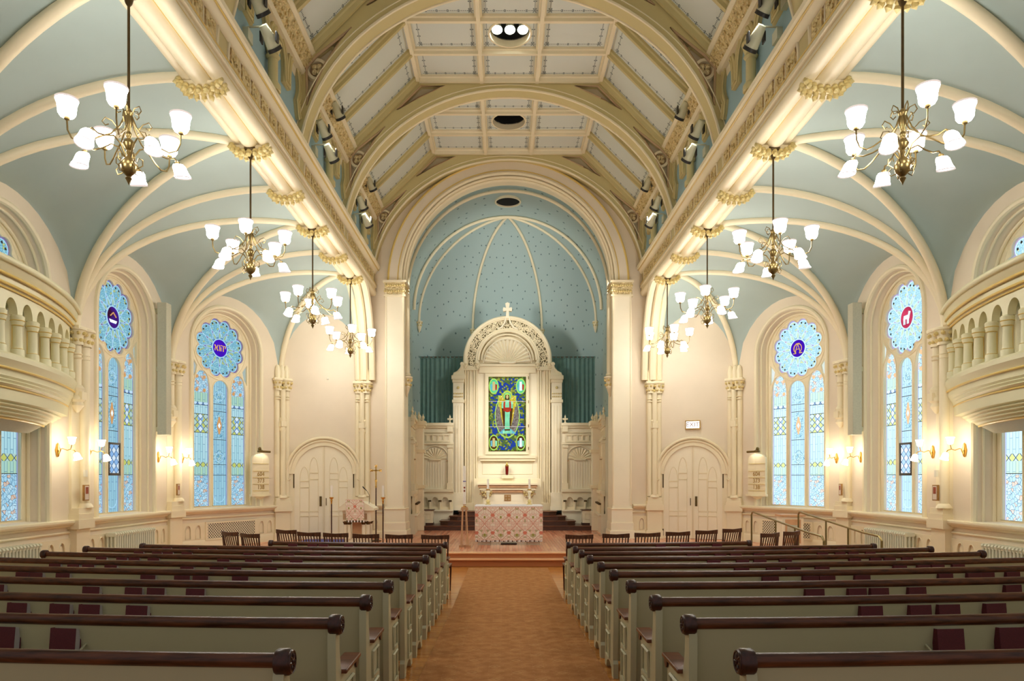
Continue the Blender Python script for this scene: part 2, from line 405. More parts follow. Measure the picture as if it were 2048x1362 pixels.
    def extr(s, prof, axis_pts, closed_prof=False):
        """profile list of 3D-offset functions: prof pts (x,z) swept along y from axis_pts[0] to [1]"""
        y0, y1 = axis_pts; n = len(prof)
        vs = [(x, y0, z) for x, z in prof] + [(x, y1, z) for x, z in prof]
        fs = [(i, (i + 1) % n, n + (i + 1) % n, n + i) for i in range(n if closed_prof else n - 1)]
        s.add(vs, fs, [(y0, z) for x, z in prof] + [(y1, z) for x, z in prof]); return s
    def plate(s, loops, y0, y1, back=True, sides=True, uvo=(0, 0)):
        """polygon with holes in the x-z plane, from depth y0 to y1"""
        tri = tessellate_polygon([[Vector((x, z, 0)) for x, z in lp] for lp in loops])
        flat = [p for lp in loops for p in lp]; n = len(flat)
        uvs = [(x - uvo[0], z - uvo[1]) for x, z in flat] * 2
        fs = []
        for t in tri:
            a, b, c = (Vector(flat[i]) for i in t)
            ar = (b - a).x * (c - a).y - (b - a).y * (c - a).x
            if abs(ar) < 1e-12: continue
            t = tuple(t) if (ar > 0) == (y0 < y1) else tuple(reversed(t))
            fs.append(t)
            if back and abs(y1 - y0) > 1e-9: fs.append(tuple(n + i for i in reversed(t)))
        if sides and abs(y1 - y0) > 1e-9:
            o = 0
            for lp in loops:
                m = len(lp)
                for i in range(m): fs.append((o + i, o + (i + 1) % m, n + o + (i + 1) % m, n + o + i))
                o += m
        s.add([(x, y0, z) for x, z in flat] + [(x, y1, z) for x, z in flat], fs, uvs); return s
    def grid(s, fn, nu, nv, uvf=None):
        vs = []; uvs = []
        for i in range(nu + 1):
            for j in range(nv + 1):
                p = fn(i / nu, j / nv); vs.append(p); uvs.append(uvf(i / nu, j / nv) if uvf else (p[0], p[1]))
        fs = [(i * (nv + 1) + j, (i + 1) * (nv + 1) + j, (i + 1) * (nv + 1) + j + 1, i * (nv + 1) + j + 1) for i in range(nu) for j in range(nv)]
        s.add(vs, fs, uvs); return s
    def build(s, name, parent=None, smooth=35, kind=None, bevel=0, half=None):
        me = bpy.data.meshes.new(name)
        off = WLOC.get(parent.name, Vector((0, 0, 0))) if parent is not None else Vector((0, 0, 0))
        me.from_pydata([tuple(v - off) for v in s.v], [], s.f)
        ul = me.uv_layers.new(name='UVMap')
        for lp in me.loops: ul.data[lp.index].uv = s.uv[lp.vertex_index]
        if s.uv2:
            u2 = me.uv_layers.new(name='half')
            for lp in me.loops: u2.data[lp.index].uv = s.uv2[lp.vertex_index]
        for m in s.mats: me.materials.append(M[m])
        for p, i in zip(me.polygons, s.fm): p.material_index = i
        me.update()
        if smooth:
            me.shade_smooth(); me.set_sharp_from_angle(angle=math.radians(smooth))
        o = bpy.data.objects.new(name, me); COL.objects.link(o)
        if parent is not None: o.parent = parent; WLOC[o.name] = off
        if kind: o['kind'] = kind
        if bevel:
            b = o.modifiers.new('bevel', 'BEVEL'); b.width = bevel; b.segments = 2; b.limit_method = 'ANGLE'
        return o

WLOC = {}
def thing(name, label, cat, loc=(0, 0, 0), group=None, kind=None):
    o = bpy.data.objects.new(name, None); COL.objects.link(o); o.empty_display_size = 0.1
    o.location = loc; WLOC[o.name] = Vector(loc)
    if label: o['label'] = label
    if cat: o['category'] = cat
    if group: o['group'] = group
    if kind: o['kind'] = kind
    return o
def tag(o, label, cat, group=None):
    o['label'] = label; o['category'] = cat
    if group: o['group'] = group
    return o
def copy_tree(o, parent=None):
    c = o.copy(); COL.objects.link(c)
    if parent is not None: c.parent = parent
    for ch in list(o.children): copy_tree(ch, c)
    return c
def place(proto, used, loc, rz=0.0, label=None, sx=1):
    o = proto if not used else copy_tree(proto)
    o.location = loc; o.rotation_euler = (0, 0, rz)
    if sx != 1: o.scale = (sx, 1, 1)
    if label: o['label'] = label
    return o
def frame(pL, pR, zb=0.0):
    """wall frame: u to the viewer's right, second axis into the room, z up"""
    a = Vector((pL[0], pL[1], 0)); b = Vector((pR[0], pR[1], 0)); X = (b - a).normalized(); Z = Vector((0, 0, 1)); N = X.cross(Z)
    m = Matrix(((X.x, N.x, 0, a.x), (X.y, N.y, 0, a.y), (0, 0, 1, zb), (0, 0, 0, 1)))
    return m, (b - a).length
def arc(cx, cz, r, a0, a1, n, rz=None):
    rz = r if rz is None else rz
    return [(cx + r * math.cos(math.radians(a0 + (a1 - a0) * i / n)), cz + rz * math.sin(math.radians(a0 + (a1 - a0) * i / n))) for i in range(n + 1)]
def archloop(c, hw, z0, zs, n=20, rise=None):
    return [(c - hw, z0), (c + hw, z0)] + arc(c, zs, hw, 0, 180, n, rise)
def pointed(c, hw, z0, zs, h, n=8):
    pts = [(c - hw, z0), (c + hw, z0)]
    for i in range(n + 1):
        t = i / n; pts.append((c + hw * math.cos(t * PI / 2) ** 0.8, zs + h * math.sin(t * PI / 2)))
    for i in range(1, n + 1):
        t = 1 - i / n; pts.append((c - hw * math.cos(t * PI / 2) ** 0.8, zs + h * math.sin(t * PI / 2)))
    return pts
def text_mesh(txt, size, mat, mtx, name, parent, ext=0.002):
    cu = bpy.data.curves.new(name, 'FONT'); cu.body = txt; cu.size = size; cu.align_x = 'CENTER'; cu.align_y = 'CENTER'; cu.extrude = ext
    t = bpy.data.objects.new('tmp', cu); COL.objects.link(t); bpy.context.view_layer.update()
    me = bpy.data.meshes.new_from_object(t.evaluated_get(bpy.context.evaluated_depsgraph_get()))
    bpy.data.objects.remove(t); me.transform(mtx); me.materials.clear(); me.materials.append(M[mat])
    off = WLOC.get(parent.name, Vector()) if parent else Vector()
    me.transform(Matrix.Translation(-off))
    o = bpy.data.objects.new(name, me); COL.objects.link(o)
    if parent: o.parent = parent
    return o
def wall_text_matrix(F, u, z, n):
    """text frame on a wall frame F: right = +u, up = +z, facing the room"""
    X = F.col[0].to_3d(); N = F.col[1].to_3d(); o = F @ Vector((u, n, z))
    return Matrix(((X.x, 0, N.x, o.x), (X.y, 0, N.y, o.y), (X.z, 1, N.z, o.z), (0, 0, 0, 1)))
def leaves(mb, c, r, h, n=8, mat='gilding', a0=0, a1=2 * PI, base='wall_trim', size=0.3):
    """foliate capital: bell, curled leaves, abacus"""
    c = Vector(c)
    mb.use(base); mb.lathe([(r * .72, 0), (r * .74, h * .15), (r * .66, h * .2), (r * .7, h * .5), (r * .95, h * .85)], c, 12, a0=a0, a1=a1, caps=False)
    mb.use(mat)
    for row, (hh, rr) in enumerate(((.28, .8), (.68, 1.0))):
        for i in range(n):
            t = a0 + (a1 - a0) * (i + .5 * row + .25) / n
            d = Vector((math.cos(t), math.sin(t), 0)); p = c + d * r * rr * .92 + Vector((0, 0, h * hh))
            s = r * size
            mb.lathe([(1e-3, -s * 1.1), (s * .7, -s * .5), (s * .85, 0), (s * .55, s * .7), (1e-3, s)], p, 6, ax=(d + Vector((0, 0, .7))), caps=False)
    mb.use(base); mb.lathe([(r * 1.0, h * .84), (r * 1.12, h * .88), (r * 1.12, h), (r * .9, h)], c, 12, a0=a0, a1=a1, caps=False)
# heights and stations shared by the whole nave (metres; y runs from the camera to the altar)
BAY = 3.46; ARCH = [5.47, 8.93, 12.39, 15.85, 19.31]; ROD = [7.20, 10.66, 14.12, 17.58]
WX = 7.7; W1 = (7.65, 15.85); W2 = (6.12, 18.8); W3 = (3.95, 19.45); EASTY = 19.45; PLAT = 0.285
SLOPE = 0.03
def fz(y): return SLOPE * (10.8 - y) if y < 10.8 else 0.0
# ------------------------------------------------------------------ floor
mb = MB('aisle_boards')
def floorfn(u, v):
    y = -1.5 + v * 17.1; return (-9 + 18 * u, y, fz(y))
ys = [-1.5, 10.8, 15.6]
vs = []
for y in ys: vs += [(-9, y, fz(y)), (9, y, fz(y))]
mb.add(vs, [(0, 1, 3, 2), (2, 3, 5, 4)]); mb.build('floor', smooth=0, kind='structure')
# chancel platform: two steps up from the aisle, boards above
mb = MB('platform_boards'); mb.box(-7.5, 7.5, 15.66, 26.5, 0.02, PLAT); fl = mb.build('floor', smooth=0, kind='structure')
mb = MB('step_boards')
mb.box(-7.5, 5.35, 15.36, 15.66, 0.0, 0.145); mb.box(-7.5, 5.35, 15.60, 15.70, 0.145, PLAT - .025)
mb.box(-7.5, 5.35, 15.30, 15.66, 0.145, 0.17); mb.box(-7.5, 5.35, 15.56, 15.80, PLAT - .025, PLAT + .004)
mb.build('trim_1', kind='structure', smooth=0, bevel=0.008)
mb = MB('platform_boards')
mb.add([(5.4, 12.3, 0.004), (6.65, 12.3, 0.004), (6.65, 15.7, PLAT + .003), (5.4, 15.7, PLAT + .003), (5.4, 15.7, 0), (6.65, 15.7, 0)], [(0, 1, 2, 3), (0, 3, 4), (1, 5, 2)])
mb.build('floor', smooth=0, kind='structure')

# ------------------------------------------------------------------ outer walls and their windows
def mold(mb, u0, u1, prof):
    n = len(prof)
    vs = [(u0, a, z) for a, z in prof] + [(u1, a, z) for a, z in prof]
    mb.add(vs, [(i, (i + 1) % n, n + (i + 1) % n, n + i) for i in range(n)] + [tuple(reversed(range(n))), tuple(range(n, 2 * n))])
DADO = [(0, 1.10), (.05, 1.10), (.07, 1.13), (.12, 1.15), (.14, 1.18), (.14, 1.21), (.10, 1.225), (0, 1.225)]
DADO2 = [(0, .98), (.02, .98), (.035, 1.0), (.03, 1.02), (0, 1.03)]
def wainscot(mb, u0, u1, zb, skip=()):
    """ledge, yellow frieze, a row of small pointed panels, base board"""
    mold(mb, u0, u1, [(a, z) for a, z in DADO]); mold(mb, u0, u1, DADO2)
    mold(mb, u0, u1, [(0, .38), (.03, .38), (.04, .40), (.03, .43), (0, .44)])
    mold(mb, u0, u1, [(0, zb), (.05, zb), (.05, zb + .16), (.03, zb + .20), (0, zb + .21)])
    n = max(1, int((u1 - u0) / .27)); st = (u1 - u0) / n
    holes = []
    for i in range(n):
        c = u0 + st * (i + .5)
        if any(a < c < b for a, b in skip): continue
        holes.append(pointed(c, .075, .52, .68, .16, 5))
    mb.plate([[(u0, .44), (u1, .44), (u1, .90), (u0, .90)]] + holes, .028, .0)
    for h in holes:
        mb.tube([(x, .03, z) for x, z in h], .009, 5, closed=True)
        c = (h[0][0] + h[1][0]) / 2
        mb.plate([pointed(c, .048, .54, .68, .10, 4)], .012, .0)
WN = [0]; WHW, WRI = 1.04, .97
GL = 5.17
def window(F, uc, sfx, label, emblem, gallery_lo=1.28):
    """tall window: splayed round-headed recess, rose over three lancets; emblem = what the rose shows at its heart"""
    WN[0] += 1
    o = F @ Vector((uc, 0, 1.25))
    root = thing('window_%d' % WN[0], label, None, o, kind='structure')
    # frame mouldings
    mb = MB('wall_trim'); mb.M = F
    hw, zs, z0 = WHW, 5.15, 1.22
    for r, n, off in ((.05, .005, 0.02), (.022, -.1, -.055), (.03, -.24, -.12)):
        pts = [(uc - hw - off, n, z0)] + [(x, n, z) for x, z in reversed(arc(uc, zs, hw + off, 0, 180, 24, WRI + off))] + [(uc + hw + off, n, z0)]
        mb.tube(pts, r, 8)
    mb.box(uc - hw - .08, uc + hw + .08, -.3, .13, z0 - .06, z0)
    mb.build('window_frame', root)
    # tracery
    mb = MB('wall_trim'); mb.M = F
    rose = []
    NL = 12; R = .74
    for i in range(NL):
        a = 2 * PI * (i + .5) / NL; cx, cz = uc + math.cos(a) * .58, GL + math.sin(a) * .58
        for k in range(-3, 4):
            b = a + k * .40; rose.append((cx + math.cos(b) * .165, cz + math.sin(b) * .165))
    L = [pointed(uc - .55, .24, 1.27, 4.06, .50), archloop(uc, .24, 1.27, 4.14, 10), pointed(uc + .55, .24, 1.27, 4.06, .50)]
    tri = [[(uc + s * .83, 4.32), (uc + s * .83, 4.86), (uc + s * .68, 4.66), (uc + s * .72, 4.48)] for s in (-1, 1)]
    tri = [t if k else list(reversed(t)) for k, t in enumerate(tri)]
    mb.plate([archloop(uc, WHW - .08, z0 - .02, zs, 24, WRI - .07), rose] + L + tri, -.26, -.36)
    for lp in [rose] + L: mb.tube([(x, -.262, z) for x, z in lp], .018, 6, closed=True)
    mb.tube([(x, -.262, z) for x, z in arc(uc, GL, .79, 0, 360, 32)[:-1]], .02, 6, closed=True)
    for i in range(16):   # small bosses on the plate round the rose
        a = PI * (i + .5) / 16
        mb.ball((uc + .91 * math.cos(a), -.26, GL + .87 * math.sin(a)), .014, 6)
    mb.build('tracery', root)
    # rose glass
    g = MB('glass_ring_' + sfx); g.M = F
    o3 = (uc, 1.33)
    g.plate([arc(uc, GL, .78, 0, 360, 32)[:-1]], -.31, -.315, uvo=o3)
    for i in range(NL):
        a = 2 * PI * (i + .5) / NL; d = (math.cos(a), math.sin(a)); t = (-d[1], d[0])
        def P(r, s): return (uc + d[0] * r + t[0] * s, GL + d[1] * r + t[1] * s)
        g.use('glass_tip_' + sfx); g.plate([[P(.53 + .21 * math.cos(q), .18 * math.sin(q)) for q in [2 * PI * k / 14 for k in range(14)]]], -.303, -.306, uvo=o3)
        pet = [P(.27, 0)] + [P(.55 + .14 * math.cos(q), .143 * math.sin(q)) for q in [math.radians(-120 + 240 * k / 10) for k in range(11)]]
        g.use('glass_petal_' + sfx); g.plate([pet], -.298, -.302, uvo=o3)
        g.use('glass_lead_' + sfx); g.tube([(x, -.296, z) for x, z in pet], .008, 4, closed=True)
        g.use('dark_iron')
        for sx in (-1, 1):
            x, z = P(.62, sx * .058); g.cyl((x, -.296, z), (x, -.294, z), .024, n=8)
        a2 = a + PI / NL; d = (math.cos(a2), math.sin(a2)); t = (-d[1], d[0])
        drop = [P(.24 + .17 * (1 - math.cos(q)) / 2, .036 * math.sin(q) * (1.4 - (1 - math.cos(q)) / 2)) for q in [2 * PI * k / 12 for k in range(12)]]
        g.use('glass_drop_' + sfx); g.plate([drop], -.292, -.295, uvo=o3)
        g.use('glass_lead_' + sfx); g.tube([(x, -.291, z) for x, z in drop], .006, 4, closed=True)
    mid = {'name': 'glass_indigo', 'omega': 'glass_indigo', 'ship': 'glass_night', 'lamb': 'glass_crimson'}[emblem]
    g.use('glass_lead_' + sfx); g.tube([(x, -.288, z) for x, z in arc(uc, GL, .225, 0, 360, 28)[:-1]], .014, 5, closed=True)
    g.use(mid); g.plate([arc(uc, GL, .222, 0, 360, 28)[:-1]], -.288, -.291, uvo=o3)
    def st(pts, m='glass_gold', r=.010): g.use(m); g.tube([(uc + x, -.284, GL + z) for x, z in pts], r, 4)
    if emblem == 'name':
        st([(-.16, .07), (-.06, -.07)], r=.014); st([(-.07, .07), (-.08, .01), (-.11, -.0)]); st([(-.15, -.07), (-.15, -.02), (-.12, .01)])
        st([(-.035, .07), (-.01, .065), (-.01, -.07)], r=.012)
        st([(.03, -.07), (.03, .03)], r=.011); st([(.02, .07), (.10, .07), (.10, -.07)], r=.013)
        st([(.135, .07), (.16, .065), (.16, .01)], r=.013)
    elif emblem == 'omega':
        st([(-.13, -.12), (-.05, -.12)] + arc(0, .0, .115, 240, -60, 16) + [(.05, -.12), (.13, -.12)], r=.012)
        st([(-.07, -.09), (0, .12), (.07, -.09)], r=.011); st([(-.04, -.02), (.04, -.02)], r=.009); st([(-.05, .12), (.05, .12)], r=.009)
    elif emblem == 'ship':
        g.use('glass_white'); g.plate([[(uc - .14, GL - .05), (uc - .1, GL - .11), (uc + .1, GL - .11), (uc + .14, GL - .05)]], -.284, -.286)
        st([(-.1, .02), (0, .1), (.1, .02)], 'glass_amber_' + sfx, .014)
    else:
        g.use('glass_white'); g.plate([[(uc - .12, GL - .02), (uc - .10, GL + .05), (uc + .04, GL + .05), (uc + .06, GL + .12), (uc + .13, GL + .10), (uc + .1, GL + .04), (uc + .08, GL - .04)]], -.284, -.286)
        for dx in (-.1, -.06, .02, .06): st([(dx, -.02), (dx, -.13)], 'glass_white', .01)
    g.build('rose_pane', root, smooth=0)
    # side slips
    g = MB('glass_side_' + sfx); g.M = F
    for t in tri: g.plate([t], -.31, -.313, uvo=o3)
    g.build('corner_pane', root, smooth=0)
    # lancets: stacked bands
    side = [(1.27, 2.02, 'scroll'), (2.02, 2.22, 'greenbars'), (2.22, 2.34, 'green'), (2.34, 3.05, 'bars'), (3.05, 3.5, 'SP'), (3.5, 3.72, 'bars'), (3.72, 3.79, 'blueband'), (3.79, 4.02, 'greenbars'), (4.02, 4.58, 'TOP')]
    if emblem in ('ship', 'lamb'):
        side = side
    for k, c in enumerate((-.55, 0, .55)):
        g = MB('glass_border_' + sfx); g.M = F; x0, x1 = uc + c - .24, uc + c + .24
        oo = (uc + c, 1.33)
        g.plate([[(x0 - .02, 1.25), (x1 + .02, 1.25), (x1 + .02, 4.62), (x0 - .02, 4.62)]], -.32, -.323, uvo=oo)
        x0 += .028; x1 -= .028
        def band(a, b, m, n=-.317): g.use(m); g.plate([[(x0, a), (x1, a), (x1, b), (x0, b)]], n, n - .002, uvo=oo)
        if k != 1:
            for a, b, m in side:
                if m == 'SP':
                    band(a, b, 'glass_green_' + sfx)
                    g.use('glass_check_' + sfx); mm = (a + b) / 2
                    for zc in (a + .11, b - .11): g.plate([[(uc + c, zc - .13), (uc + c + .09, zc), (uc + c, zc + .13), (uc + c - .09, zc)]], -.313, -.315, uvo=oo)
                elif m == 'TOP':
                    band(a, b, 'glass_scroll_' + sfx)
                    g.use('glass_amber_' + sfx)
                    for sx in (-1, 1):
                        for zc in (4.08, 4.4): g.ball((uc + c + sx * .11, -.314, zc), .04, 6, 1.2)
                else: band(a, b, 'glass_%s_%s' % (m, sfx))
                if m in ('bars', 'SP', 'scroll'):
                    g.use('dark_iron'); g.box(x0, x1, -.314, -.309, b - .006, b + .006)
        else:
            band(1.27, 4.5, 'glass_midbars_' + sfx)
            for zc in (2.46, 3.98):
                g.use('glass_teal_' + sfx); g.plate([[(uc + .17 * math.cos(q) * (1 + .12 * math.cos(4 * q)), zc + .17 * math.sin(q) * (1 + .12 * math.cos(4 * q))) for q in [2 * PI * i / 24 for i in range(24)]]], -.313, -.315, uvo=oo)
                g.use('glass_lead_' + sfx); g.tube([(uc + .12 * math.cos(q), -.311, zc + .12 * math.sin(q)) for q in [2 * PI * i / 16 for i in range(16)]], .008, 4, closed=True)
            zc = 3.25
            g.use('glass_teal_' + sfx); g.plate([[(uc + .15 * math.cos(q), zc + .33 * math.sin(q)) for q in [2 * PI * i / 20 for i in range(20)]]], -.313, -.315, uvo=oo)
            g.use('glass_amber_' + sfx); g.plate([[(uc + .06 * math.cos(q) * (1 + .25 * math.cos(4 * q)), zc + .22 * math.sin(q)) for q in [2 * PI * i / 20 for i in range(20)]]], -.309, -.311, uvo=oo)
            g.use('glass_white'); g.plate([[(uc, zc - .07), (uc + .04, zc), (uc, zc + .07), (uc - .04, zc)]], -.306, -.308, uvo=oo)
            g.use('glass_lead_' + sfx); g.tube([(uc + .17 * math.cos(q), -.311, 1.52 + .17 * math.sin(q)) for q in [PI + PI * i / 10 for i in range(11)]], .008, 4)
            g.use('dark_iron')
            for zz in (2.02, 2.28, 2.9, 3.6, 3.78): g.box(x0, x1, -.314, -.309, zz - .006, zz + .006)
        g.build('lancet_pane', root, smooth=0)
    if emblem in ('ship', 'lamb'):      # hinged vent in the middle light
        g = MB('glass_check_' + sfx); g.M = F; g.plate([[(uc - .17, 2.05), (uc + .17, 2.05), (uc + .17, 2.62), (uc - .17, 2.62)]], -.27, -.273, uvo=(uc, 1.33))
        g.use('dark_iron')
        for a, b, c2, d in ((-.205, -.17, 2.0, 2.66), (.17, .205, 2.0, 2.66)): g.box(uc + a, uc + b, -.285, -.25, c2, d)
        for a, b in ((2.0, 2.05), (2.62, 2.66)): g.box(uc - .2, uc + .2, -.285, -.25, a, b)
        g.build('vent_sash', root, smooth=0)
    return root

def wall_seg(mb, F, L, zb, win=None, ztop=7.3):
    loops = [[(0, zb - .3), (L, zb - .3), (L, ztop), (0, ztop)]]
    if win is not None: loops.append(archloop(win, WHW, 1.22, 5.15, 24, WRI))
    mb.M = F; mb.plate(loops, 0, -.34, sides=False)
    if win is not None:     # reveal splays in towards the glass
        a = archloop(win, WHW, 1.22, 5.15, 24, WRI); n = len(a)
        b = archloop(win, WHW - .13, 1.24, 5.15, 24, WRI - .11)
        mb.add([(x, 0, z) for x, z in a] + [(x, -.3, z) for x, z in b], [(i, (i + 1) % n, n + (i + 1) % n, n + i) for i in range(n)])
    mb.M = Matrix.Identity(4)

DOORC = []
for s, side in ((-1, 'left'), (1, 'right')):
    walls = MB('wall_paint'); wain = MB('wall_trim')
    segs = [((-WX, 2.01), (-WX, 5.47)), ((-WX, 5.47), (-WX, 8.93)), ((-WX, 8.93), (-WX, 12.39)), ((-WX, 12.39), (-W1[0], W1[1])), ((-W1[0], W1[1]), (-W2[0], W2[1])), ((-W2[0], W2[1]), (-W3[0], W3[1]))]
    names = ['far', 'near', 'gallery', 'side', 'diagonal', 'door']
    for nm, (p, q) in zip(names, segs):
        if s == 1: p, q = (-q[0], q[1]), (-p[0], p[1])
        F, L = frame(p, q)
        zb = PLAT if nm in ('door', 'diagonal') else 0.0
        hasw = nm in ('gallery', 'side', 'diagonal')
        wc = L / 2 + s * .08
        wall_seg(walls, F, L, zb, wc if hasw else None)
        wain.M = F
        if nm == 'door':
            uc = 1.13 if s == -1 else L - 1.13
            wainscot(wain, 0, uc - .99, zb); wainscot(wain, uc + .99, L, zb); DOORC.append((F, uc, zb, L, side))
        elif nm == 'diagonal': wainscot(wain, 0, L, zb, skip=((L / 2 - .95, L / 2 + .95),))
        else: wainscot(wain, 0, L, zb, skip=((L / 2 - .9, L / 2 + .9),))
        if hasw:
            em = {'gallery': 'ship', 'side': 'ship' if s < 0 else 'lamb', 'diagonal': 'name' if s < 0 else 'omega'}[nm]
            if nm == 'gallery' and s > 0: em = 'lamb'
            lb = {'gallery': 'stained glass window above and below the %s balcony' % side,
                  'side': 'tall stained glass window in the %s side wall beside the loudspeaker' % side,
                  'diagonal': 'tall stained glass window in the angled wall beside the %s hymn board, %s' % (side, 'letters on blue in its rose' if s < 0 else 'omega sign on blue in its rose')}[nm]
            window(F, wc, 'a' if s < 0 else 'b', lb, em)
    walls.build('wall_' + side, kind='structure', smooth=30)
    wain.build('baseboard_' + side, kind='structure', smooth=30)

# ------------------------------------------------------------------ aisle vaults: blue webs, cream ribs
ZT, ZB, XT = 7.10, 4.60, 4.18
def ribpt(top, bot, th):
    return Vector((top[0] + (bot[0] - top[0]) * math.sin(th), top[1] + (bot[1] - top[1]) * math.sin(th), ZB + (ZT - ZB) * math.cos(th)))
for s, side in ((-1, 'left'), (1, 'right')):
    v = MB('vault_paint'); r = MB('wall_trim')
    cols = [(WX, 2.01), (WX, 5.47), (WX, 8.93), (WX, 12.39), W1, W2, W3]
    caps = [2.01, 5.47, 8.93, 12.39, 15.85]; rods = [3.74, 7.2, 10.66, 14.12, 17.58]
    def X(p): return (p[0] * s, p[1])
    NT_, NS = 20, 14
    def web(A0, A1, B0, B1, rise, Ln=1):
        """surface between two ribs A (top A0, foot A1) and B"""
        def fn(i, j):
            th = i * PI / 2; a = ribpt(A0, A1, th); b = ribpt(B0, B1, th); p = a.lerp(b, j)
            if rise:
                cr = ZT - .68 * math.sin(th) ** 2
                p.z += max(0, cr - a.z) * math.sqrt(max(0, 1 - (2 * j - 1) ** 2))
            return p
        v.grid(fn, NT_, NS if rise else 4)
    def rib(A0, A1, rad=.075):
        r.tube([ribpt(A0, A1, i / 20 * PI / 2) + Vector((0, 0, -.02)) for i in range(21)], rad, 8)
    for i in range(5):
        c0, c1 = X(cols[i]), X(cols[i + 1]); m = (XT * s, rods[i]); k0 = (XT * s, caps[i]); k1 = (XT * s, caps[i + 1]) if i < 4 else None
        web(m, c0, m, c1, True); web(k0, c0, m, c0, False)
        if k1: web(m, c1, k1, c1, False)
        rib(k0, c0); rib(m, c0); rib(m, c1)
    # last web over the door wall, to the arch that carries the beam down to the pier
    m = (XT * s, 17.58); e = (W3[0] * s, W3[1])
    web(m, X(W2), m, e, True)
    v.build('ceiling', kind='structure', smooth=60)
    r.build('trim_2' if s < 0 else 'trim_3', kind='structure', smooth=60)

# ------------------------------------------------------------------ clustered wall columns
def wall_column(p, ang, label, short=False, single=False):
    """two engaged shafts on the wall at p; one runs to the dado, its neighbour ends on a corbel"""
    t = thing('wall_column', label, 'column', (p[0], p[1], 0), group='engaged columns under the aisle vaults')
    R = Matrix.Translation((p[0], p[1], 0)) @ Matrix.Rotation(ang, 4, 'Z')   # local +y looks into the room
    mb = MB('wall_trim'); mb.M = R
    if single:
        for dx in (-.13, 0, .13): mb.cyl((dx, .06 if dx else .12, 1.45), (dx, .06 if dx else .12, 4.3), .07, n=12)
        mb.box(-.2, .2, -.05, .06, 1.4, 4.3)
        for dx in (-.12, .0, .12): mb.lathe([(.07, 4.6), (.075, 4.8), (.05, 4.93), (.001, 4.98)], (dx, .06, 0), 10)
    else:
        mb.cyl((-.11, .07, 1.45), (-.11, .07, 4.3), .085, n=14); mb.cyl((.11, .07, 3.55), (.11, .07, 4.3), .07, n=14)
        mb.box(-.2, .2, -.05, .03, 1.4, 4.4)
    mb.build('shaft', t)
    mb = MB('wall_trim'); mb.M = R
    for z in (4.05, 4.12): 
        for dx in (-.11, .11): mb.lathe([(.07, z - .02), (.095, z), (.07, z + .02)], (dx, .07, 0), 12, caps=False)
    leaves(mb, (-.11, .08, 4.28), .15, .3, 7, 'gilding'); leaves(mb, (.11, .08, 4.28), .13, .3, 7, 'gilding')
    mb.box(-.24, .24, -.05, .18, 4.56, 4.61); mb.build('capital', t)
    mb = MB('wall_trim'); mb.M = R
    cx = 0 if single else .11; z0 = 3.1
    mb.lathe([(.02, z0), (.06, z0 + .06), (.10, z0 + .12), (.08, z0 + .18), (.115, z0 + .22), (.115, z0 + .26), (.09, z0 + .3), (.11, z0 + .42), (.07, z0 + .48)], (cx, .08, 0), 12)
    mb.box(cx - .07, cx + .07, .02, .2, z0 + .22, z0 + .36); mb.build('corbel', t)
    mb = MB('wall_trim'); mb.M = R
    mb.box(-.21, .21, -.05, .17, 1.2, 1.32); mb.box(-.19, .19, -.05, .15, 1.32, 1.42); mb.lathe([(.13, 1.42), (.12, 1.46), (.09, 1.5)], (0 if single else -.11, .08, 0), 12)
    mb.box(-.20, .20, -.05, .12, .0, 1.06); mb.box(-.24, .24, -.05, .18, 1.06, 1.22); mb.box(-.23, .23, -.05, .15, .0, .22 + (PLAT if p[1] > 16 else 0)); mb.build('base', t)
    return t
for s, side in ((-1, 'left'), (1, 'right')):
    a = -PI / 2 * -s if False else (-PI / 2 if s < 0 else PI / 2)
    wall_column((s * (WX - .02), 12.39), a, 'cream engaged column with gilt capital between the %s balcony and the side window' % side)
    a2 = math.atan2((14 - W1[1] - 2), 0 - s * W1[0]) - PI / 2
    wall_column((s * (W1[0] - .02), W1[1] - .02), (-PI / 2 - .24) if s < 0 else (PI / 2 + .24), 'cream engaged column with gilt capital between the two tall %s windows' % side)
    wall_column((s * (W2[0] - .03), W2[1] - .04), (-PI / 2 - .9) if s < 0 else (PI / 2 + .9), 'cream triple shaft with gilt capital between the %s hymn board and the arched door' % side, single=True)
    wall_column((s * (W3[0] + .08), W3[1] - .04), PI, 'cream triple shaft with gilt capital between the %s door and the chancel pier' % side, single=True)

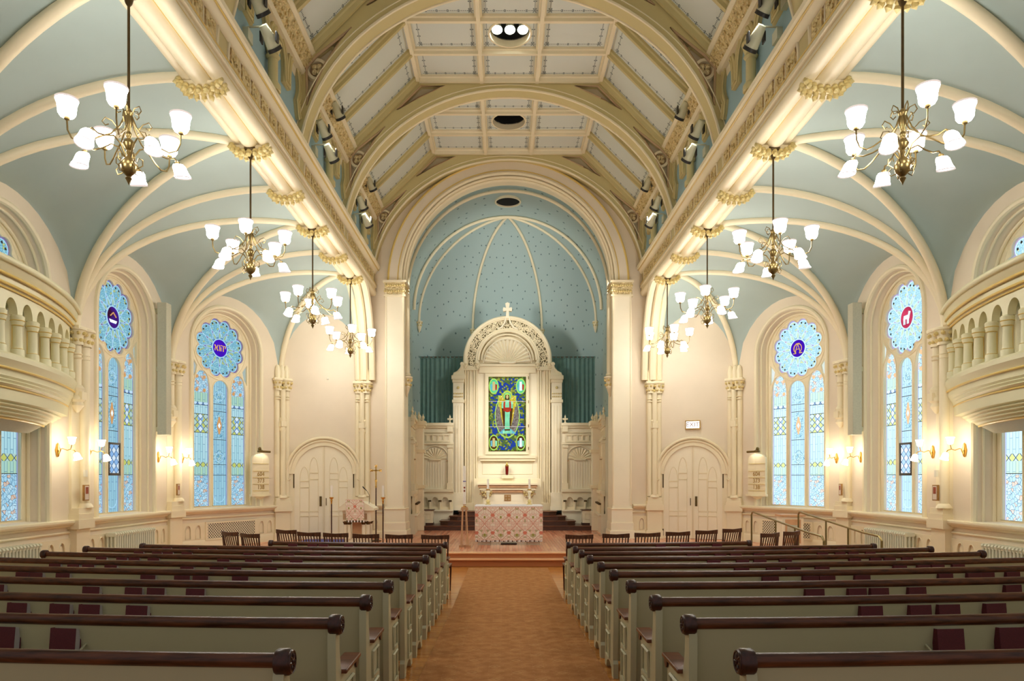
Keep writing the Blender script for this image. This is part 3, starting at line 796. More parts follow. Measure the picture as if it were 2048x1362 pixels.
# ------------------------------------------------------------------ nave beams, frieze, clerestory
def circ(cx, cz, r, a0, a1, n): return arc(cx, cz, r, a0, a1, n)
prof = [(3.76, 7.86), (3.60, 7.84), (3.55, 7.80), (3.56, 7.74), (3.62, 7.70), (3.66, 7.62), (3.70, 7.60)]
prof_lo = [(3.72, 7.34), (3.70, 7.335), (3.665, 7.31), (3.65, 7.26), (3.65, 7.22), (3.69, 7.20), (3.68, 7.14), (3.66, 7.10)] + circ(3.76, 7.08, .10, 180, 340, 6) + circ(3.98, 7.06, .12, 200, 340, 7) + circ(4.17, 7.10, .08, 200, 400, 6) + [(4.24, 7.3)]
for s, k in ((-1, 4), (1, 6)):
    mb = MB('wall_trim')
    mb.extr([(s * x, z) for x, z in prof], (4.0, 19.42)); mb.extr([(s * x, z) for x, z in prof_lo], (4.0, 19.42))
    mb.use('gold_line')
    for gx, gz in ((3.865, 7.045), (4.09, 7.03), (3.67, 7.105), (3.66, 7.30), (3.60, 7.705), (4.235, 7.13)): mb.cyl((s * gx, 4, gz), (s * gx, 19.42, gz), .013, n=6)
    mb.use('wall_trim')
    # soffit mouldings curve down to the pier as a quarter arch
    for dx, rr in ((3.76, .09), (3.98, .11), (4.16, .075)):
        mb.tube([(s * dx, 17.9 + 1.42 * math.sin(q * PI / 24), 4.65 + 2.42 * math.cos(q * PI / 24)) for q in range(13)], rr, 8)
    mb.build('trim_%d' % k, kind='structure', smooth=40)
    mb = MB('clerestory_paint')
    mb.add([(s * 3.74, 4, 7.8), (s * 3.74, 19.42, 7.8), (s * 3.74, 19.42, 9.25), (s * 3.74, 4, 9.25)], [(0, 1, 2, 3)], [(0, 0)] * 4)
    # the web closing the beam above its curved end
    mb.use('wall_paint'); pts = [(17.9 + 1.42 * math.sin(q * PI / 24), 4.65 + 2.42 * math.cos(q * PI / 24)) for q in range(13)] + [(19.42, 4.65), (19.42, 7.1)]
    vs = [(s * 3.9, y, z) for y, z in pts]; mb.add(vs, [(13 + 1, i, i + 1) for i in range(13)])
    mb.build('wall_clerestory_' + ('left' if s < 0 else 'right'), kind='structure', smooth=0)
    # frieze of carved squares
    mb = MB('pink_line'); mb.extr([(s * 3.70, 7.62), (s * 3.72, 7.6), (s * 3.72, 7.34), (s * 3.70, 7.32)], (4.0, 19.42))
    n = 8; 
    y = ARCH[0] - 1.7
    cnt = 0
    for a0 in ARCH[:-1]:
        for i in range(n):
            y0 = a0 + .2 + i * (BAY - .4) / n; y1 = y0 + (BAY - .4) / n
            mb.use('carved_gilt'); mb.box(*sorted((s * 3.69, s * 3.73)), y0 + .05, y1 - .05, 7.37, 7.59)
            for q in range(6):
                mb.ball((s * 3.685, y0 + .1 + (y1 - y0 - .2) * random.random(), 7.41 + .13 * random.random()), .025, 6)
            mb.use('wall_trim'); mb.box(*sorted((s * 3.70, s * 3.73)), y1 - .012, y1 + .012, 7.33, 7.61)
    mb.build('trim_%d' % (k + 1), kind='structure', smooth=40)
# foliage collars under the beams
mid = []
def collar(x, y, label):
    mb = MB('wall_trim')
    mb.box(x - .24, x + .24, y - .05, y + .05, 6.93, 7.0)
    mb.use('gilding')
    for i in range(9):
        t = PI * (i + .5) / 9; px = x - .27 * math.cos(t); pz = 7.02 - .13 * math.sin(t)
        for dy in (-.06, .06):
            mb.ball((px, y + dy, pz), .045, 7)
            mb.lathe([(1e-3, -.05), (.03, -.02), (.04, .02), (1e-3, .06)], (px, y + dy * 1.4, pz - .04), 6, ax=(-math.cos(t), dy * 8, -math.sin(t)), caps=False)
    o = mb.build('foliage_boss', smooth=50)
    for vtx in o.data.vertices: vtx.co -= Vector((x, y, 7.0))
    o.location = (x, y, 7.0)
    tag(o, label, 'boss', 'gilt foliage collars under the nave beams')
ordn = ['nearest', 'second nearest', 'third nearest', 'fourth nearest', 'fifth nearest', 'sixth nearest', 'farthest']
for s, side in ((-1, 'left'), (1, 'right')):
    for i, y in enumerate([8.93, 10.66, 12.39, 14.12, 15.85, 17.58]):
        if s > 0 or True:
            collar(s * 3.98, y, 'gilt leafy collar under the %s beam, %s to the camera' % (side, ordn[i] if i < 5 else 'farthest from'.replace(' from', '')))
collar(3.98, 7.2, 'gilt leafy collar on the right beam at the top edge of the photo')

# trefoil hood mouldings with a central colonnette on the clerestory
def offs(path, d):
    out = []
    for i, p in enumerate(path):
        a = Vector(path[max(0, i - 1)]); b = Vector(path[min(len(path) - 1, i + 1)]); t_ = (b - a).normalized(); n_ = Vector((1, 0, 0)).cross(t_)
        out.append(tuple(Vector(p) + n_ * d))
    return out
def hood(s, ym, label):
    t = thing('clerestory_arcade', label, 'arcade moulding', (s * 3.74, ym, 7.86), group='lobed mouldings on the blue clerestory')
    h = []
    for q in range(13): a = math.radians(180 - 180 * q / 12); h.append((.43 + .36 * math.cos(a), 8.62 + .42 * math.sin(a)))
    h += [(.79, 8.46), (.93, 8.46), (.93, 8.66)]
    for q in range(13): a = math.radians(170 - 225 * q / 12); h.append((1.27 + .31 * math.cos(a), 8.74 + .36 * math.sin(a)))
    h += [(1.50, 8.30), (1.56, 8.22)]
    for sg in (-1, 1):
        mb = MB('truss_paint')
        path = [(s * 3.70, ym + sg * a, z) for a, z in h]
        mb.sweep(path, [(-.04, -.03), (.04, -.03), (.08, .0), (.08, .04), (-.08, .04), (-.08, .0)], side=(s, 0, 0))
        path = [(s * 3.67, ym + sg * a, z + .0) for a, z in h]
        mb.tube(path, .022, 6)
        for da in (-.075, .075): mb.tube([(p[0] + s * .01, p[1] + 0, p[2]) for p in offs(path, da)], .018, 5)
        mb.build('lobed_arch', t, smooth=50)
    mb = MB('truss_paint'); mb.cyl((s * 3.64, ym, 7.86), (s * 3.64, ym, 8.42), .075, n=12)
    mb.lathe([(.08, 8.32), (.11, 8.36), (.085, 8.40), (.12, 8.5), (.14, 8.56), (.1, 8.62)], (s * 3.64, ym, 0), 12); mb.lathe([(.12, 7.84), (.12, 7.92), (.08, 7.98)], (s * 3.64, ym, 0), 12)
    mb.build('colonnette', t)
for s, side in ((-1, 'left'), (1, 'right')):
    for i, y in enumerate(ROD[1:]):
        hood(s, y, 'lobed arch moulding on the blue %s clerestory, %s bay' % (side, ('nearest', 'middle', 'farthest')[i]))

# ------------------------------------------------------------------ nave ceiling
HX, HZ, CZ = 2.15, 10.74, 10.93          # hip, underside of the beams, panel field
SX, SZ = 3.47, 9.40
pan = MB('ceiling_panel'); pan.uv2 = []; bm_ = MB('wall_trim'); tb = MB('truss_paint')
def cpanel(c, e1, e2, h1, h2, hole=None):
    """panel centre c, unit axes e1,e2, half sizes"""
    c, e1, e2 = Vector(c), Vector(e1), Vector(e2)
    if hole:
        n = 32; vs = []; uv = []
        for i in range(n):
            a = 2 * PI * i / n; ca, sa = math.cos(a), math.sin(a)
            k = min(h1 / max(1e-6, abs(ca)), h2 / max(1e-6, abs(sa)))
            vs.append(c + e1 * hole * ca + e2 * hole * sa); uv.append((hole * ca, hole * sa))
            vs.append(c + e1 * k * ca + e2 * k * sa); uv.append((k * ca, k * sa))
        # true corners
        fs = [(2 * i, 2 * i + 1, 2 * ((i + 1) % n) + 1, 2 * ((i + 1) % n)) for i in range(n)]
        pan.add(vs, fs, uv); pan.uv2 += [(h1, h2)] * len(vs)
    else:
        pan.add([c - e1 * h1 - e2 * h2, c + e1 * h1 - e2 * h2, c + e1 * h1 + e2 * h2, c - e1 * h1 + e2 * h2], [(0, 1, 2, 3)],
                [(-h1, -h2), (h1, -h2), (h1, h2), (-h1, h2)]); pan.uv2 += [(h1, h2)] * 4
def beamx(m, x0, z0, x1, z1, y, w=.07, d=.13):
    """moulded beam across the nave, from (x0,z0) to (x1,z1), centred on y"""
    a = Vector((x0, y, z0)); b = Vector((x1, y, z1)); e = (b - a).normalized(); nrm = Vector((e.z, 0, -e.x))
    if nrm.z > 0: nrm = -nrm
    pf = [(-w, 0), (-w, .05), (-w * .6, .07), (-w * .5, d), (w * .5, d), (w * .6, .07), (w, .05), (w, 0)]
    vs = [a + Vector((0, p, 0)) + nrm * q for p, q in pf] + [b + Vector((0, p, 0)) + nrm * q for p, q in pf]; n = len(pf)
    m.add(vs, [(i, (i + 1) % n, n + (i + 1) % n, n + i) for i in range(n)])
sl = Vector((SX - HX, 0, SZ - HZ)); 
off = (CZ - HZ)
for a0 in ARCH[:-1]:
    y0, y1 = a0 + .17, a0 + BAY - .17; st = (y1 - y0) / 3
    for j in range(3):
        yc = y0 + st * (j + .5)
        for x0, x1 in ((-2.0, -.62), (-.62, .62), (.62, 2.0)):
            cpanel(((x0 + x1) / 2, yc, CZ), (1, 0, 0), (0, 1, 0), (x1 - x0) / 2, st / 2, .41 if (j == 1 and abs(x0 + x1) < .1 and a0 > 12) else None)
        for s in (-1, 1):
            A = Vector((s * 2.12, yc, CZ - .05)); B = Vector((s * (SX + .06), yc, SZ + .05)); e = (B - A)
            cpanel((A + B) / 2, e.normalized(), (0, 1, 0), e.length / 2, st / 2)
        if j < 2:
            yb = y0 + st * (j + 1)
            beamx(bm_, -2.1, CZ, 2.1, CZ, yb)
            for s in (-1, 1): beamx(tb, s * 2.1, CZ - .03, s * (SX + .06), SZ + .07, yb)
    for ye in (y0 + .05, y1 - .05):
        beamx(bm_, -2.1, CZ, 2.1, CZ, ye, .06, .15)
        for s in (-1, 1): beamx(tb, s * 2.1, CZ - .03, s * (SX + .06), SZ + .07, ye, .06, .15)
pan.build('ceiling', kind='structure', smooth=0)
for x in (-2.04, -.62, .62, 2.04):
    w_ = .075
    pf = [(x - w_, CZ), (x - w_, CZ - .05), (x - w_ * .6, CZ - .07), (x - w_ * .5, CZ - .15), (x + w_ * .5, CZ - .15), (x + w_ * .6, CZ - .07), (x + w_, CZ - .05), (x + w_, CZ)]
    bm_.extr(pf, (5.5, 19.4))
bm_.build('trim_8', kind='structure', smooth=30); tb.build('trim_9', kind='structure', smooth=30)
# cornice at the foot of the slopes
for s, k in ((-1, 10), (1, 11)):
    mb = MB('wall_trim')
    mb.extr([(s * x, z) for x, z in [(3.52, 9.50), (3.42, 9.42), (3.41, 9.37), (3.46, 9.33), (3.46, 9.30)]], (5.4, 19.4))
    mb.extr([(s * x, z) for x, z in [(3.60, 9.10), (3.58, 9.06), (3.62, 9.0), (3.70, 8.98), (3.74, 8.9)]], (5.4, 19.4))
    mb.use('carved_gilt'); mb.extr([(s * 3.46, 9.31), (s * 3.60, 9.09)], (5.4, 19.4))
    for i in range(230):
        y = 9 + 10.3 * i / 230; f = .5 + .38 * math.sin(i * 1.1); mb.ball((s * (3.46 + .14 * f), y, 9.31 - .22 * f - .01), .032, 6)
    mb.build('trim_%d' % k, kind='structure', smooth=40)
# recessed round openings
for i, (yc, lit) in enumerate(((14.12, True), (17.58, False))):
    t = thing('ceiling_oculus', 'round black opening in the coffered ceiling, ' + ('holding three lit lamps' if lit else 'dark and empty'), 'ceiling opening', (0, yc, CZ), group='round openings in the ceiling')
    mb = MB('wall_trim'); mb.lathe([(.405, .12), (.405, -.035), (.44, -.035), (.44, .0)], (0, yc, CZ), 32, caps=False); mb.build('rim', t)
    mb = MB('black_void'); mb.lathe([(.405, .1), (.405, .5), (.001, .5)], (0, yc, CZ), 32, caps=False); mb.build('shaft', t)
    if lit:
        for dx in (-.26, 0, .26):
            b = MB('fixture_cream'); b.lathe([(.06, .0), (.075, -.02), (.10, -.12), (.11, -.16)], (dx, yc + .05, CZ + .22), 14, ax=(0, .25, 1), caps=False)
            lampo = b.build('lamp', t)
            b = MB('recess_glow'); b.lathe([(.001, -.155), (.105, -.155)], (dx, yc + .05, CZ + .22), 14, ax=(0, .25, 1), caps=False); b.build('bulb', lampo)

# ------------------------------------------------------------------ roof arches
def truss(yc, label, half=.17):
    t = thing('roof_arch', label, 'roof arch', (0, yc, 7.15), group='cream roof arches across the nave')
    a, b, z0 = 3.72, 3.36, 7.3
    intr = [(a * math.cos(q * PI / 48), z0 + b * math.sin(q * PI / 48)) for q in range(49)]
    outer = [(-3.74, 7.15), (-a, 7.15)] + list(reversed(intr))[:] + [(a, 7.15), (3.74, 7.15), (3.74, 9.05), (3.50, 9.38), (2.14, 10.86), (2.05, CZ), (-2.05, CZ), (-2.14, 10.86), (-3.50, 9.38), (-3.74, 9.05)]
    # clean duplicates
    ol = []
    for p in outer:
        if not ol or (abs(p[0] - ol[-1][0]) + abs(p[1] - ol[-1][1])) > 1e-4: ol.append(p)
    def hole(s):
        h = [(3.56, 8.45), (3.58, 9.12), (3.40, 9.33), (2.78, 9.82)]
        band = [(s_, z) for s_, z in [(3.02, 9.52), (3.26, 9.15), (3.44, 8.75)]]
        h = h + band
        return [(s * x, z) for x, z in h] if s > 0 else [(s * x, z) for x, z in reversed(h)]
    def hole2(s):
        h = [(2.52, 10.20), (1.98, 10.74), (1.45, 10.74), (2.05, 10.46)]
        return [(s * x, z) for x, z in h] if s > 0 else [(s * x, z) for x, z in reversed(h)]
    H = [hole(1), hole(-1), hole2(1), hole2(-1)]
    mb = MB('truss_paint'); mb.plate([ol] + H, yc - half, yc + half)
    mb.build('arch_rib', t, smooth=20)
    mb = MB('wall_trim')
    for dy in (-half, half):
        mb.tube([(x, yc + dy, z) for x, z in [(a - .0, 7.2)] + intr + [(-a, 7.2)]], .028, 6)
        mb.tube([(x * 1.035, yc + dy * 1.0, z0 + (z - z0) * 1.03) for x, z in intr[3:-3]], .012, 5)
    mb.build('edge_roll', t)
    for s in (-1, 1):
        mb = MB('stone_base'); mb.plate([hole(s)], yc - .03, yc + .03); mb.plate([hole2(s)], yc - .03, yc + .03); mb.use('brown_paint')
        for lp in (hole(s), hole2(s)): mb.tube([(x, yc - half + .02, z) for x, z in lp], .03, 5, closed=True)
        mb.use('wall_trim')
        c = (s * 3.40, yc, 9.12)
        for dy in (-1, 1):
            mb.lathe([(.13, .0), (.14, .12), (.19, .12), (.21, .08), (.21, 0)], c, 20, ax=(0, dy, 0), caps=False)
            mb.use('brown_paint'); mb.lathe([(.001, .06), (.14, .06)], c, 16, ax=(0, dy, 0), caps=False); mb.use('carved_cream')
            for q in range(4):
                aa = PI / 4 + q * PI / 2; mb.ball((c[0] + .062 * math.cos(aa), yc + dy * .1, c[2] + .062 * math.sin(aa)), .052, 8)
            mb.use('truss_paint')
            for zz in (8.62, 8.8): mb.ball((s * (3.51 - (zz - 8.62) * .25), yc + dy * .05, zz), .05, 7)
            mb.ball((s * 3.0, yc + dy * .05, 9.64), .06, 7); mb.ball((s * 3.12, yc + dy * .05, 9.5), .05, 7)
            mb.use('wall_trim')
        mb.build('spandrel_panel', t)
for i, y in enumerate(ARCH[1:]):
    truss(y, 'cream arch spanning the nave roof, ' + ('its legs at the top corners of the photo', 'large one whose crown leaves the top of the photo', 'second from the altar', 'right in front of the chancel arch')[i])

# ------------------------------------------------------------------ east wall, chancel arch
R1, SP = 2.85, 7.38
mb = MB('wall_paint')
outer = [(-4.3, 0), (-R1 - .32, 0), (-R1 - .32, SP)] + [((R1 + .32) * math.cos(PI - q * PI / 32), SP + (R1 + .32) * math.sin(q * PI / 32)) for q in range(1, 32)] + [(R1 + .32, SP), (R1 + .32, 0), (4.3, 0), (4.3, 11.2), (-4.3, 11.2)]
mb.plate([outer], EASTY, EASTY + .12); mb.build('wall_front', kind='structure', smooth=0)
# layered archivolt
mb = MB('wall_paint')
def ring(r0, r1, y0, y1, m):
    mb.use(m); lp = [(r1 * math.cos(q * PI / 40), SP + r1 * math.sin(q * PI / 40)) for q in range(41)] + [(r0 * math.cos(PI - q * PI / 40), SP + r0 * math.sin(PI - q * PI / 40)) for q in range(41)]
    mb.plate([lp], y0, y1)
ring(R1 + .12, R1 + .46, EASTY - .16, EASTY + .36, 'wall_paint'); ring(R1, R1 + .13, EASTY - .04, EASTY + .36, 'wall_trim')
mb.use('wall_trim')
for r, y, rad in ((R1 + .46, EASTY - .14, .035), (R1 + .12, EASTY - .16, .045), (R1 + .05, EASTY - .08, .04), (R1 - .01, EASTY - .02, .045), (R1 + .2, EASTY - .165, .015)):
    mb.use('gold_line' if rad < .036 else 'wall_trim')
    mb.tube([(r * math.cos(q * PI / 48), y, SP + r * math.sin(q * PI / 48)) for q in range(49)], rad, 8)
mb.build('trim_12', kind='structure', smooth=40)
for s, side in ((-1, 'left'), (1, 'right')):
    t = thing('chancel_pier', 'tall square cream pier with gilt capital on the %s of the chancel arch' % side, 'pier', (s * 3.1, EASTY, PLAT))
    x0, x1 = sorted((s * (R1 + .0), s * (R1 + .54)))
    mb = MB('plaster_cream'); mb.box(x0, x1, EASTY - .22, EASTY + .5, 1.1, SP - .42)
    xs = s * (R1 + .27); mb.use('wall_trim')
    for dx in (-.24, .24): mb.box(xs + dx - .02, xs + dx + .02, EASTY - .24, EASTY - .2, 1.2, SP - .3)
    mb.build('shaft', t, bevel=.008)
    mb = MB('wall_trim'); mb.box(x0 - .03, x1 + .03, EASTY - .25, EASTY + .5, SP - .44, SP - .39)
    mb.use('carved_cream'); mb.box(x0 - .01, x1 + .01, EASTY - .23, EASTY + .5, SP - .39, SP - .05)
    mb.use('gilding')
    for i in range(9):
        for zz in (SP - .3, SP - .14):
            mb.ball((x0 + (x1 - x0) * (i + .5 * (zz > SP - .15)) / 8.5, EASTY - .24, zz), .035, 6)
    for i in range(7):
        for zz in (SP - .3, SP - .14): mb.ball((s * (R1 - .01), EASTY - .2 + i * .1, zz), .035, 6)
    mb.use('wall_trim'); mb.box(x0 - .05, x1 + .05, EASTY - .27, EASTY + .5, SP - .06, SP); mb.build('capital', t)
    mb = MB('plaster_cream'); mb.box(x0 - .07, x1 + .07, EASTY - .3, EASTY + .5, PLAT, .5); mb.box(x0 - .04, x1 + .04, EASTY - .27, EASTY + .5, .5, .72)
    mb.box(x0 - .02, x1 + .02, EASTY - .24, EASTY + .5, .72, 1.1); mb.use('wall_trim')
    for z in (.5, .72, 1.1): mb.box(x0 - .06 + (z > .6) * .03, x1 + .06 - (z > .6) * .03, EASTY - .29 + (z > .6) * .03, EASTY + .5, z - .02, z + .02)
    mb.build('base', t, bevel=.006)
    mb = MB('wall_trim'); mb.cyl((s * (R1 - .02), EASTY + .05, 4.75), (s * (R1 - .02), EASTY + .05, SP - .3), .09, n=14)
    mb.lathe([(.1, 4.78), (.12, 4.82), (.1, 4.86)], (s * (R1 - .02), EASTY + .05, 0), 14, caps=False)
    mb.build('colonnette', t)
    mb = MB('wall_trim'); leaves(mb, (s * (R1 - .02), EASTY + .05, 4.45), .15, .32, 7, 'gilding'); mb.lathe([(.001, 4.2), (.05, 4.3), (.1, 4.47)], (s * (R1 - .02), EASTY + .05, 0), 12)
    mb.build('corbel', t)
    # plain strip between the pier and the outer shafts, with a wainscot of its own
    mb = MB('wall_trim'); u0, u1 = sorted((s * (R1 + .6), s * 3.95))
    mb.M = frame((u0, EASTY), (u1, EASTY))[0]; wainscot(mb, 0, u1 - u0, PLAT)
    mb.build('baseboard_front', kind='structure', smooth=30)

# ------------------------------------------------------------------ apse
AR, AY0, AYB, AXA, AN = 3.08, 19.9, 22.6, 3.25, 3.2
AZ = 10.42
mb = MB('apse_paint')
def barrel(u, v):
    y = AY0 + (AYB - AY0) * v; a = PI * u; return (AR * math.cos(a), y, SP + (AZ - SP) * math.sin(a))
mb.grid(barrel, 40, 4, lambda u, v: (u * 9.6, v * 2.7))
def plan(a):   # a 0..pi, super-ellipse
    c, s_ = math.cos(a), math.sin(a); k = 2 / AN
    return (math.copysign(abs(c) ** k, c) * AXA, AYB + s_ ** k * 2.95)
def dome(u, v):
    x, y = plan(PI * u); t = v * PI / 2; k = math.cos(t)
    return (x * k, AYB + (y - AYB) * k, SP + (AZ - SP) * math.sin(t))
def duv(u, v):
    p = dome(u, v); return (p[0] * (1 + .17 * p[1]) * .3 + p[0] * .4, p[2] - .8 * p[1])
mb.grid(dome, 48, 16, duv)
def drum(u, v):
    x, y = plan(PI * u); return (x, y, PLAT + (SP - PLAT) * v)
mb.grid(drum, 48, 8, lambda u, v: (u * 10.0, -3.5 + v * 7.0))
for s in (-1, 1):
    mb.add([(s * AR, AY0, PLAT), (s * AR, AYB, PLAT), (s * AR, AYB, SP), (s * AR, AY0, SP)], [(0, 1, 2, 3)], [(0, 0), (2.7, 0), (2.7, 7), (0, 7)])
    # lunette filling between the arch soffit and the wider vault
mb.build('wall_apse', kind='structure', smooth=50)
mb = MB('wall_paint')
lp = [(x, z) for x, z in [((R1 + .05) * math.cos(q * PI / 40), SP + (R1 + .05) * math.sin(q * PI / 40)) for q in range(41)]] + [(-(3.6) * math.cos(q * PI / 40), SP + 3.6 * math.sin(q * PI / 40)) for q in range(41)]
mb.plate([lp], AY0 - .05, AY0); 
for s in (-1, 1): mb.box(*sorted((s * (R1 + .02), s * 3.5)), AY0 - .05, AY0, 0, SP)
mb.build('wall_front', kind='structure', smooth=0)
# ribs of the apse
mb = MB('wall_trim')
mb.tube([(2.92 * math.cos(q * PI / 40), 20.35, SP - .05 + 2.97 * math.sin(q * PI / 40)) for q in range(41)], .05, 8)
mb.tube([(3.02 * math.cos(q * PI / 40), AYB - .02, SP + (AZ - .05 - SP) * math.sin(q * PI / 40)) for q in range(41)], .05, 8)
for a in (.127, .429, .571, .873):
    pts = [Vector(dome(a, v / 20)) for v in range(21)]
    c0 = Vector((0, AYB, SP)); mb.tube([p + (c0 - p).normalized() * .03 for p in pts], .045, 8)
mb.build('trim_13', kind='structure', smooth=60)
k = 0
for a in (.127, .429, .571, .873):
    x, y = plan(PI * a); x *= .985; y -= .06
    mb = MB('wall_trim'); leaves(mb, (x, y, SP - .22), .1, .2, 6, 'gilding'); mb.lathe([(.001, SP - .42), (.03, SP - .38), (.05, SP - .3), (.08, SP - .2)], (x, y, 0), 10)
    o = mb.build('rib_corbel', smooth=50)
    for vtx in o.data.vertices: vtx.co -= Vector((x, y, SP))
    o.location = (x, y, SP)
    tag(o, 'small gilt corbel on the teal apse wall, ' + ('outer right', 'inner right', 'inner left', 'outer left')[k] + ' of the four', 'corbel', 'corbels under the apse ribs'); k += 1
t = thing('ceiling_oculus', 'round black opening at the crown of the star-painted apse vault', 'ceiling opening', (0, 21.35, AZ - .02), group='round openings in the ceiling')
mb = MB('wall_trim'); mb.lathe([(.36, .02), (.36, -.05), (.40, -.05), (.40, .03)], (0, 21.35, AZ - .02), 28, caps=False); mb.build('rim', t)
mb = MB('black_void'); mb.lathe([(.001, -.01), (.365, -.01)], (0, 21.35, AZ - .02), 28, caps=False); mb.build('opening', t)
# doors
for i, (F, uc, zb, L, side) in enumerate(DOORC):
    root = thing('door_%d' % (i + 1), 'arched cream double door with pointed panels in the %s wall' % side + (' under the exit sign' if side == 'right' else ' behind the lectern'), None, F @ Vector((uc, 0, zb)), kind='structure')
    R = .77; zs = 2.06
    mb = MB('wall_trim'); mb.M = F
    for r, n, rad in ((.98, .09, .04), (.90, .06, .035), (.83, .03, .03)):
        mb.tube([(uc + r * math.cos(q * PI / 28), n, zs + r * math.sin(q * PI / 28)) for q in range(29)], rad, 8)
    lp = [(uc + .97 * math.cos(q * PI / 28), zs + .97 * math.sin(q * PI / 28)) for q in range(29)] + [(uc - R * math.cos(q * PI / 28), zs + R * math.sin(q * PI / 28)) for q in range(29)]
    mb.plate([lp], .06, 0)
    for sx in (-1, 1):
        mb.box(uc + sx * .88 - .11, uc + sx * .88 + .11, 0, .03, zb, zs); mb.tube([(uc + sx * .98, .09, zs), (uc + sx * .98, .09, zs - .12), (uc + sx * .94, .09, zs - .17), (uc + sx * .90, .09, zs - .13)], .04, 8)
    mb.build('door_arch', root)
    for sx in (-1, 1):
        mb = MB('plaster_cream'); mb.M = F
        q = [(uc + sx * .004, zb + .01), (uc + sx * R, zb + .01)] + [(uc + sx * R * math.cos(k * PI / 28), zs + R * math.sin(k * PI / 28)) for k in range(15)]
        q[-1] = (uc + sx * .004, zs + R)
        if sx < 0: q = list(reversed(q))
        mb.plate([q], .012, 0)
        mb.use('wall_trim')
        def pn(a, b, z0, z1, tp=0):
            x0, x1 = uc + sx * a, uc + sx * b
            if tp: pts = [(x0, .014, z0), (x0, .014, z1), ((x0 + x1) / 2, .014, z1 + tp), (x1, .014, z1), (x1, .014, z0)]
            else: pts = [(x0, .014, z0), (x0, .014, z1), (x1, .014, z1), (x1, .014, z0)]
            mb.tube(pts, .010, 5, closed=True)
        for a, b, h1, h2 in ((.15, .38, 2.16, .42), (.40, .63, 1.94, .38)):
            pn(a, b, .40, .90); pn(a, b, .92, 1.03); pn(a, b, 1.05, h1 - .26); pn(a, b, h1 - .24, h1 - .09); 
            x0, x1 = uc + sx * a, uc + sx * b; xm = (x0 + x1) / 2
            g = [(x0, .014, h1 - .07)] + [(x0 + (xm - x0) * (1 - math.cos(k * PI / 16)), .014, h1 - .07 + (h2) * math.sin(k * PI / 16)) for k in range(9)] + [(x1 - (x1 - xm) * (1 - math.cos(k * PI / 16)), .014, h1 - .07 + h2 * math.sin(k * PI / 16)) for k in range(8, -1, -1)]
            mb.tube(g, .010, 5, closed=True)
        mb.box(*sorted((uc + sx * .004, uc + sx * .03)), .012, .03, zb + .02, zs + R - .02)
        leaf = mb.build('door_leaf', root)
        mb = MB('brass'); mb.M = F
        if (sx < 0) == (side == 'left') or side == 'right' and sx > 0: mb.box(*sorted((uc + sx * .06, uc + sx * .12)), .012, .03, 1.18, 1.45)
        else: mb.box(*sorted((uc + sx * .05, uc + sx * .07)), .012, .022, 1.2, 1.4)
        mb.build('push_plate', leaf)
        mb = MB('bronze_dark'); mb.M = F
        for z0, z1 in ((1.68, 2.08), (.36, .55)): mb.box(*sorted((uc + sx * .775, uc + sx * .805)), 0, .04, z0, z1)
        mb.build('hinge', leaf)
